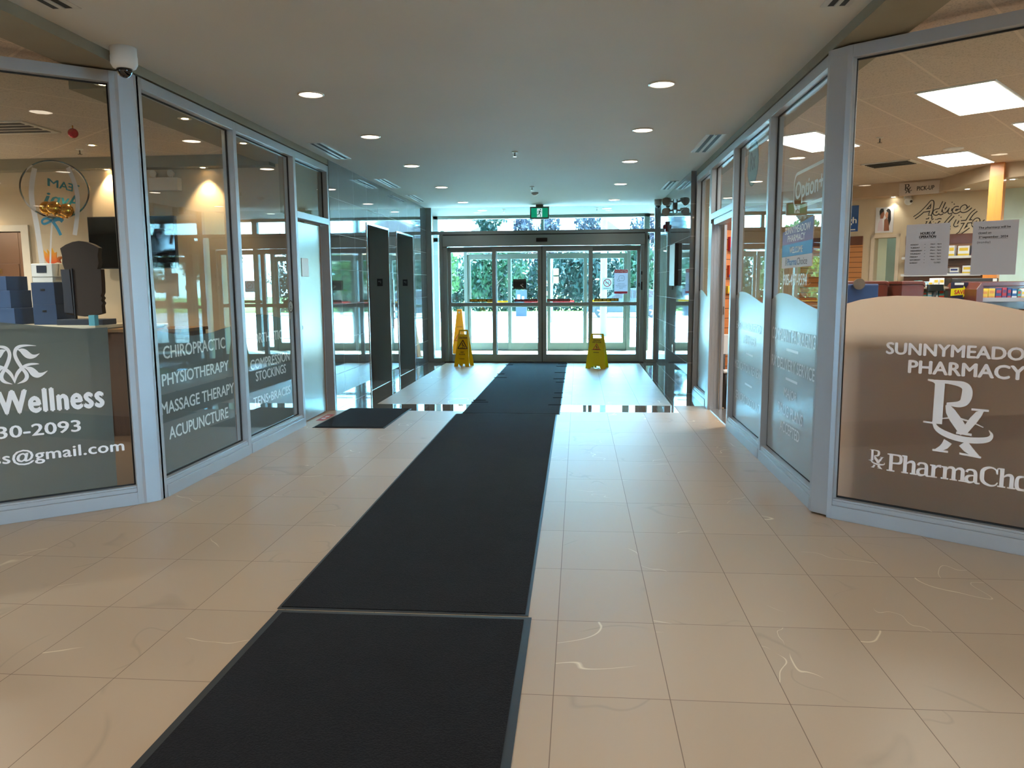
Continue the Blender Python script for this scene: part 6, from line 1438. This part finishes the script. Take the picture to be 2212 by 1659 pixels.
def tree(x, y, h, r, seed, m, label, conifer=False, n=2600, zb=-0.25, leaf=0.16, trunk=0.12):
    rnd = random.Random(seed); t = thing('tree', label, 'tree', (x, y, zb), 'trees across the road')
    b = MB(); b.tube([(x, y, zb), (x+0.05, y, zb+h*0.4), (x, y, zb+h*0.92)], [trunk, trunk*0.7, 0.02], 8)
    for k in range(7):
        a = rnd.random()*2*PI; z0 = zb+h*(0.3+0.08*k); b.tube([(x, y, z0), (x+math.cos(a)*r*0.6, y+math.sin(a)*r*0.6, z0+h*0.1)], [trunk*0.35, 0.01], 6)
    b.obj('trunk', M_BARK, t)
    b = MB(); cl = [(rnd.uniform(-1, 1), rnd.uniform(-1, 1), rnd.uniform(0, 1)) for _ in range(26)]
    for i in range(n):
        if conifer:
            u = rnd.random()**0.8; rad = r*(1-u)**0.9*(0.75+0.35*math.sin(u*40)); a = rnd.random()*2*PI; q = rnd.random()**0.5
            p = Vector((x+math.cos(a)*rad*q, y+math.sin(a)*rad*q, zb+h*(0.08+0.92*u)))
        else:
            c = cl[rnd.randrange(26)]; v = Vector((rnd.gauss(0, 1), rnd.gauss(0, 1), rnd.gauss(0, 1))).normalized()*rnd.random()**0.4*0.36
            p = Vector((x+(c[0]*0.72+v.x)*r, y+(c[1]*0.72+v.y)*r, zb+h*0.20+(c[2]*0.72+0.12+v.z*0.5)*h*0.8))
        s = leaf*(0.6+0.8*rnd.random()); a, e = rnd.random()*2*PI, rnd.random()*PI
        d1_ = Vector((math.cos(a)*math.sin(e), math.sin(a)*math.sin(e), math.cos(e)))*s; d2_ = d1_.orthogonal().normalized()*s*0.55
        b.bm.faces.new([b.bm.verts.new(w) for w in (p-d1_, p-d2_, p+d1_, p+d2_)])
    b.obj('crown', m, t, recalc=False)
    return t
G1 = leaf_mat('leaf_dark_teal', (8, 28, 24), (26, 53, 43)); G2 = leaf_mat('leaf_green', (18, 50, 16), (58, 88, 23)); G3 = leaf_mat('leaf_bright', (48, 78, 13), (100, 113, 23)); G4 = leaf_mat('leaf_purple', (28, 24, 36), (58, 51, 65)); G5 = leaf_mat('leaf_mid', (13, 39, 26), (41, 70, 39))
tree(-9.9, 39, 4.4, 1.5, 1, G3, 'bright yellow-green tree at the left sidelight', leaf=0.13)
tree(-8.6, 43.5, 5.0, 1.7, 2, G2, 'green tree second from the left through the doors')
tree(-6.7, 58, 9.4, 3.3, 3, G1, 'dark pointed evergreen left of the door centre', conifer=True, n=3400)
tree(-13.4, 59, 8.0, 2.6, 4, G1, 'dark evergreen at the left end of the transom', conifer=True, n=3000)
tree(-3.0, 55.5, 7.0, 1.7, 5, G4, 'purple leaved tree just left of the exit sign', n=3600)
tree(-4.9, 45.6, 4.4, 2.0, 6, G5, 'bushy green tree behind the left door panels', n=3000)
tree(0.4, 45.6, 4.3, 2.0, 7, G1, 'low dark tree behind the middle of the doors', n=3200)
tree(0.9, 55.5, 7.0, 1.4, 8, G4, 'thin greyish tree right of the exit sign', n=2000)
tree(4.4, 45.6, 4.2, 2.0, 9, G5, 'green tree behind the traffic light', n=3000)
tree(8.6, 45.6, 4.6, 2.3, 10, G2, 'green tree behind the concrete pole', n=3000)
tree(4.9, 56, 7.4, 1.8, 11, G4, 'tall purple tree at the right end of the transom', n=3000)
tree(-15, 54.5, 5.6, 2.6, 12, G2, 'green tree left of the door view'); tree(-21, 50, 5.4, 2.6, 13, G3, 'yellow-green tree far left across the road'); tree(13.5, 54.5, 5.6, 2.6, 14, G5, 'green tree right of the door view')
tree(19, 48, 5.4, 2.8, 15, G2, 'round green tree farther right across the road'); tree(26, 47, 5.2, 2.8, 16, G3, 'bright green tree at the far right across the road'); tree(33, 47, 5.4, 2.8, 17, G2, 'last green tree at the far right across the road')

def hedge(x0, x1, y, h, seed, label, m):
    rnd = random.Random(seed); b = MB(); W_ = x1-x0
    for i in range(int(W_*420)):
        p = Vector((rnd.uniform(x0, x1), y+rnd.uniform(-0.5, 0.5), -0.25+rnd.random()*h*(0.85+0.15*math.sin(i))))
        s = 0.11+0.1*rnd.random(); a, e = rnd.random()*2*PI, rnd.random()*PI
        d1_ = Vector((math.cos(a)*math.sin(e), math.sin(a)*math.sin(e), math.cos(e)))*s; d2_ = d1_.orthogonal().normalized()*s*0.6
        b.bm.faces.new([b.bm.verts.new(w) for w in (p-d1_, p-d2_, p+d1_, p+d2_)])
    o = b.obj('hedge', m, recalc=False); tag(o, label, 'hedge', kind='stuff'); return o
hedge(-15, -2.2, 49.6, 3.6, 31, 'dark hedge across the road, left of the door centre', G1)
hedge(-2.0, 14, 49.6, 3.4, 32, 'dark hedge across the road, right of the door centre', G1)

def house(x, y, w, d, h, hr, rgb, label):
    t = thing('house', label, 'house', (x, y, -0.25), 'houses across the road')
    m = mat('house_wall_%d' % rgb[0], rgb, 0.85, var=0.05)
    b = MB(); b.box(x-w/2, x+w/2, y, y+d, -0.25, h); b.obj('walls', m, t)
    b = MB(); b.prism([(x-w/2-0.4, h), (x+w/2+0.4, h), (x, h+hr)], y-0.4, y+d, axis=1); b.obj('roof', mat('shingle_mauve', (96, 76, 84), 0.85, var=0.1, scale=4), t)
    for k in (-1, 1):
        b = MB(); b.box(x+k*w*0.25-0.5, x+k*w*0.25+0.5, y-0.05, y, h*0.45, h*0.8); b.obj('window', mat('far_glass', (110, 130, 140), 0.2), t)
    b = MB(); b.box(x-0.5, x+0.5, y-0.06, y, -0.25, 1.9); b.obj('front_door', M_WHITE, t)
    return t
house(-10.5, 84, 9, 9, 5.4, 2.4, (200, 206, 206), 'pale house with low roof beyond the left trees')
house(3.0, 86, 8, 9, 5.2, 3.2, (196, 190, 176), 'gabled house seen right of the exit sign')
house(15.0, 84, 13, 9, 5.0, 4.2, (206, 176, 166), 'large mauve roofed house behind the concrete pole')
house(4.6, 58.5, 3.4, 4, 2.9, 0.9, (150, 78, 66), 'low red brick hut behind the traffic light')

# concrete pole, traffic light, distant sign
t = thing('concrete_pole', 'thick pale concrete pole outside the right door panel', 'pole', (0.70, 22.0, 0))
b = MB(); b.tube([(0.70, 22, -0.08), (0.70, 22, 7.0)], [0.10, 0.075], 20); b.obj('shaft', mat('pole_concrete', (96, 108, 118), 0.7), t)
b = MB(); b.lathe([(0.17, 0), (0.15, 0.05), (0.11, 0.07)], (0.70, 22, -0.08), 20); b.obj('base_collar', MATS['pole_concrete'], t)
b = MB(); b.box(0.40, 0.60, 21.9, 22.0, 2.35, 2.42); b.box(0.84, 1.10, 21.9, 22.0, 2.36, 2.42); b.obj('banner_arms', mat('banner_orange', (236, 170, 80), 0.6), t)
t = thing('traffic_light', 'yellow traffic light on a thin pale pole across the lot', 'traffic light', (-1.2, 34, 0))
b = MB(); b.tube([(-1.2, 34, -0.25), (-1.2, 34, 2.75)], 0.07, 12); b.obj('pole', MATS['pole_concrete'], t)
b = MB(); b.box(-1.12, -0.88, 33.9, 34.15, 1.85, 2.15); b.obj('upper_housing', mat('signal_yellow', (96, 62, 22), 0.5), t, bevel=0.02)
b = MB(); b.box(-1.12, -0.88, 33.9, 34.15, 1.5, 1.8); b.obj('lower_housing', MATS['signal_yellow'], t, bevel=0.02)
for z in (2.0, 1.65): b = MB(); b.cyl((-1.0, 33.86, z), 0.07, 0.05, 16, axis=1); b.obj('lens', mat('signal_lens', (110, 60, 40), 0.3), t)
t = thing('utility_cabinet', 'blue utility cabinet across the lot behind the left middle door', 'cabinet', (-3.3, 44, -0.3))
b = MB(); b.box(-3.55, -2.95, 43.6, 44.2, -0.36, 1.15); b.obj('body', mat('cabinet_blue', (6, 14, 34), 0.6), t, bevel=0.02)
b = MB(); b.box(-3.45, -3.3, 43.58, 43.6, 0.6, 0.9); b.box(-3.2, -3.08, 43.58, 43.6, 0.5, 0.8); b.obj('door_labels', M_WHITE, t)

# parked grey car behind the right doors
def car(x, y, z, L, label):
    t = thing('car', label, 'car', (x+L/2, y, z))
    W_, yc = 1.8, y
    body = [(0, 0.45), (0.02, 0.75), (0.25, 0.88), (1.15, 0.98), (1.75, 1.42), (2.1, 1.52), (3.1, 1.52), (3.75, 1.42), (4.25, 1.05), (4.45, 0.95), (4.5, 0.5), (4.35, 0.28), (0.2, 0.28)]
    k = L/4.5
    b = MB(); b.prism([(x+p[0]*k, z+p[1]) for p in body], yc, yc+W_, axis=1); b.obj('body', mat('car_paint', (18, 20, 25), 0.4), t, bevel=0.04)
    wn = mat('car_glass', (24, 30, 38), 0.06)
    for pts in ([(1.35, 1.02), (1.85, 1.40), (2.45, 1.43), (2.45, 1.02)], [(2.52, 1.02), (2.52, 1.43), (3.15, 1.43), (3.55, 1.08)], [(3.62, 1.10), (3.25, 1.42), (3.7, 1.34), (3.95, 1.12)]):
        b = MB(); b.prism([(x+p[0]*k, z+p[1]) for p in pts], yc-0.012, yc+0.002, axis=1); b.obj('side_window', wn, t)
    for wx in (0.85, 3.6):
        for yy in (yc-0.03, yc+W_-0.2):
            b = MB(); b.lathe([(0.30, 0), (0.34, 0.03), (0.34, 0.2), (0.30, 0.22)], (x+wx*k, yy, z+0.34), 28, axis=1); o = b.obj('tyre', mat('tyre_rubber', (18, 18, 20), 0.7), t)
            b = MB()
            for s in range(5):
                a = s*2*PI/5+0.3; b.T = Matrix.Translation((x+wx*k, yy-0.006, z+0.34)) @ Matrix.Rotation(-a, 4, 'Y'); b.box(0.02, 0.22, 0, 0.01, -0.03, 0.03)
            b.T = I4; b.obj('rim', mat('alloy', (190, 194, 200), 0.3, metal=0.7), o)
    b = MB(); b.box(x+4.38*k, x+4.5*k, yc-0.01, yc+0.3, z+0.85, z+0.98); b.obj('tail_light', M_RED, t)
    b = MB(); b.box(x+0.0, x+0.2*k, yc-0.01, yc+0.3, z+0.68, z+0.8); b.obj('headlight', M_WHITE, t)
    return t
car(0.35, 40.5, -0.30, 4.4, 'grey hatchback parked behind the right sliding door panels')
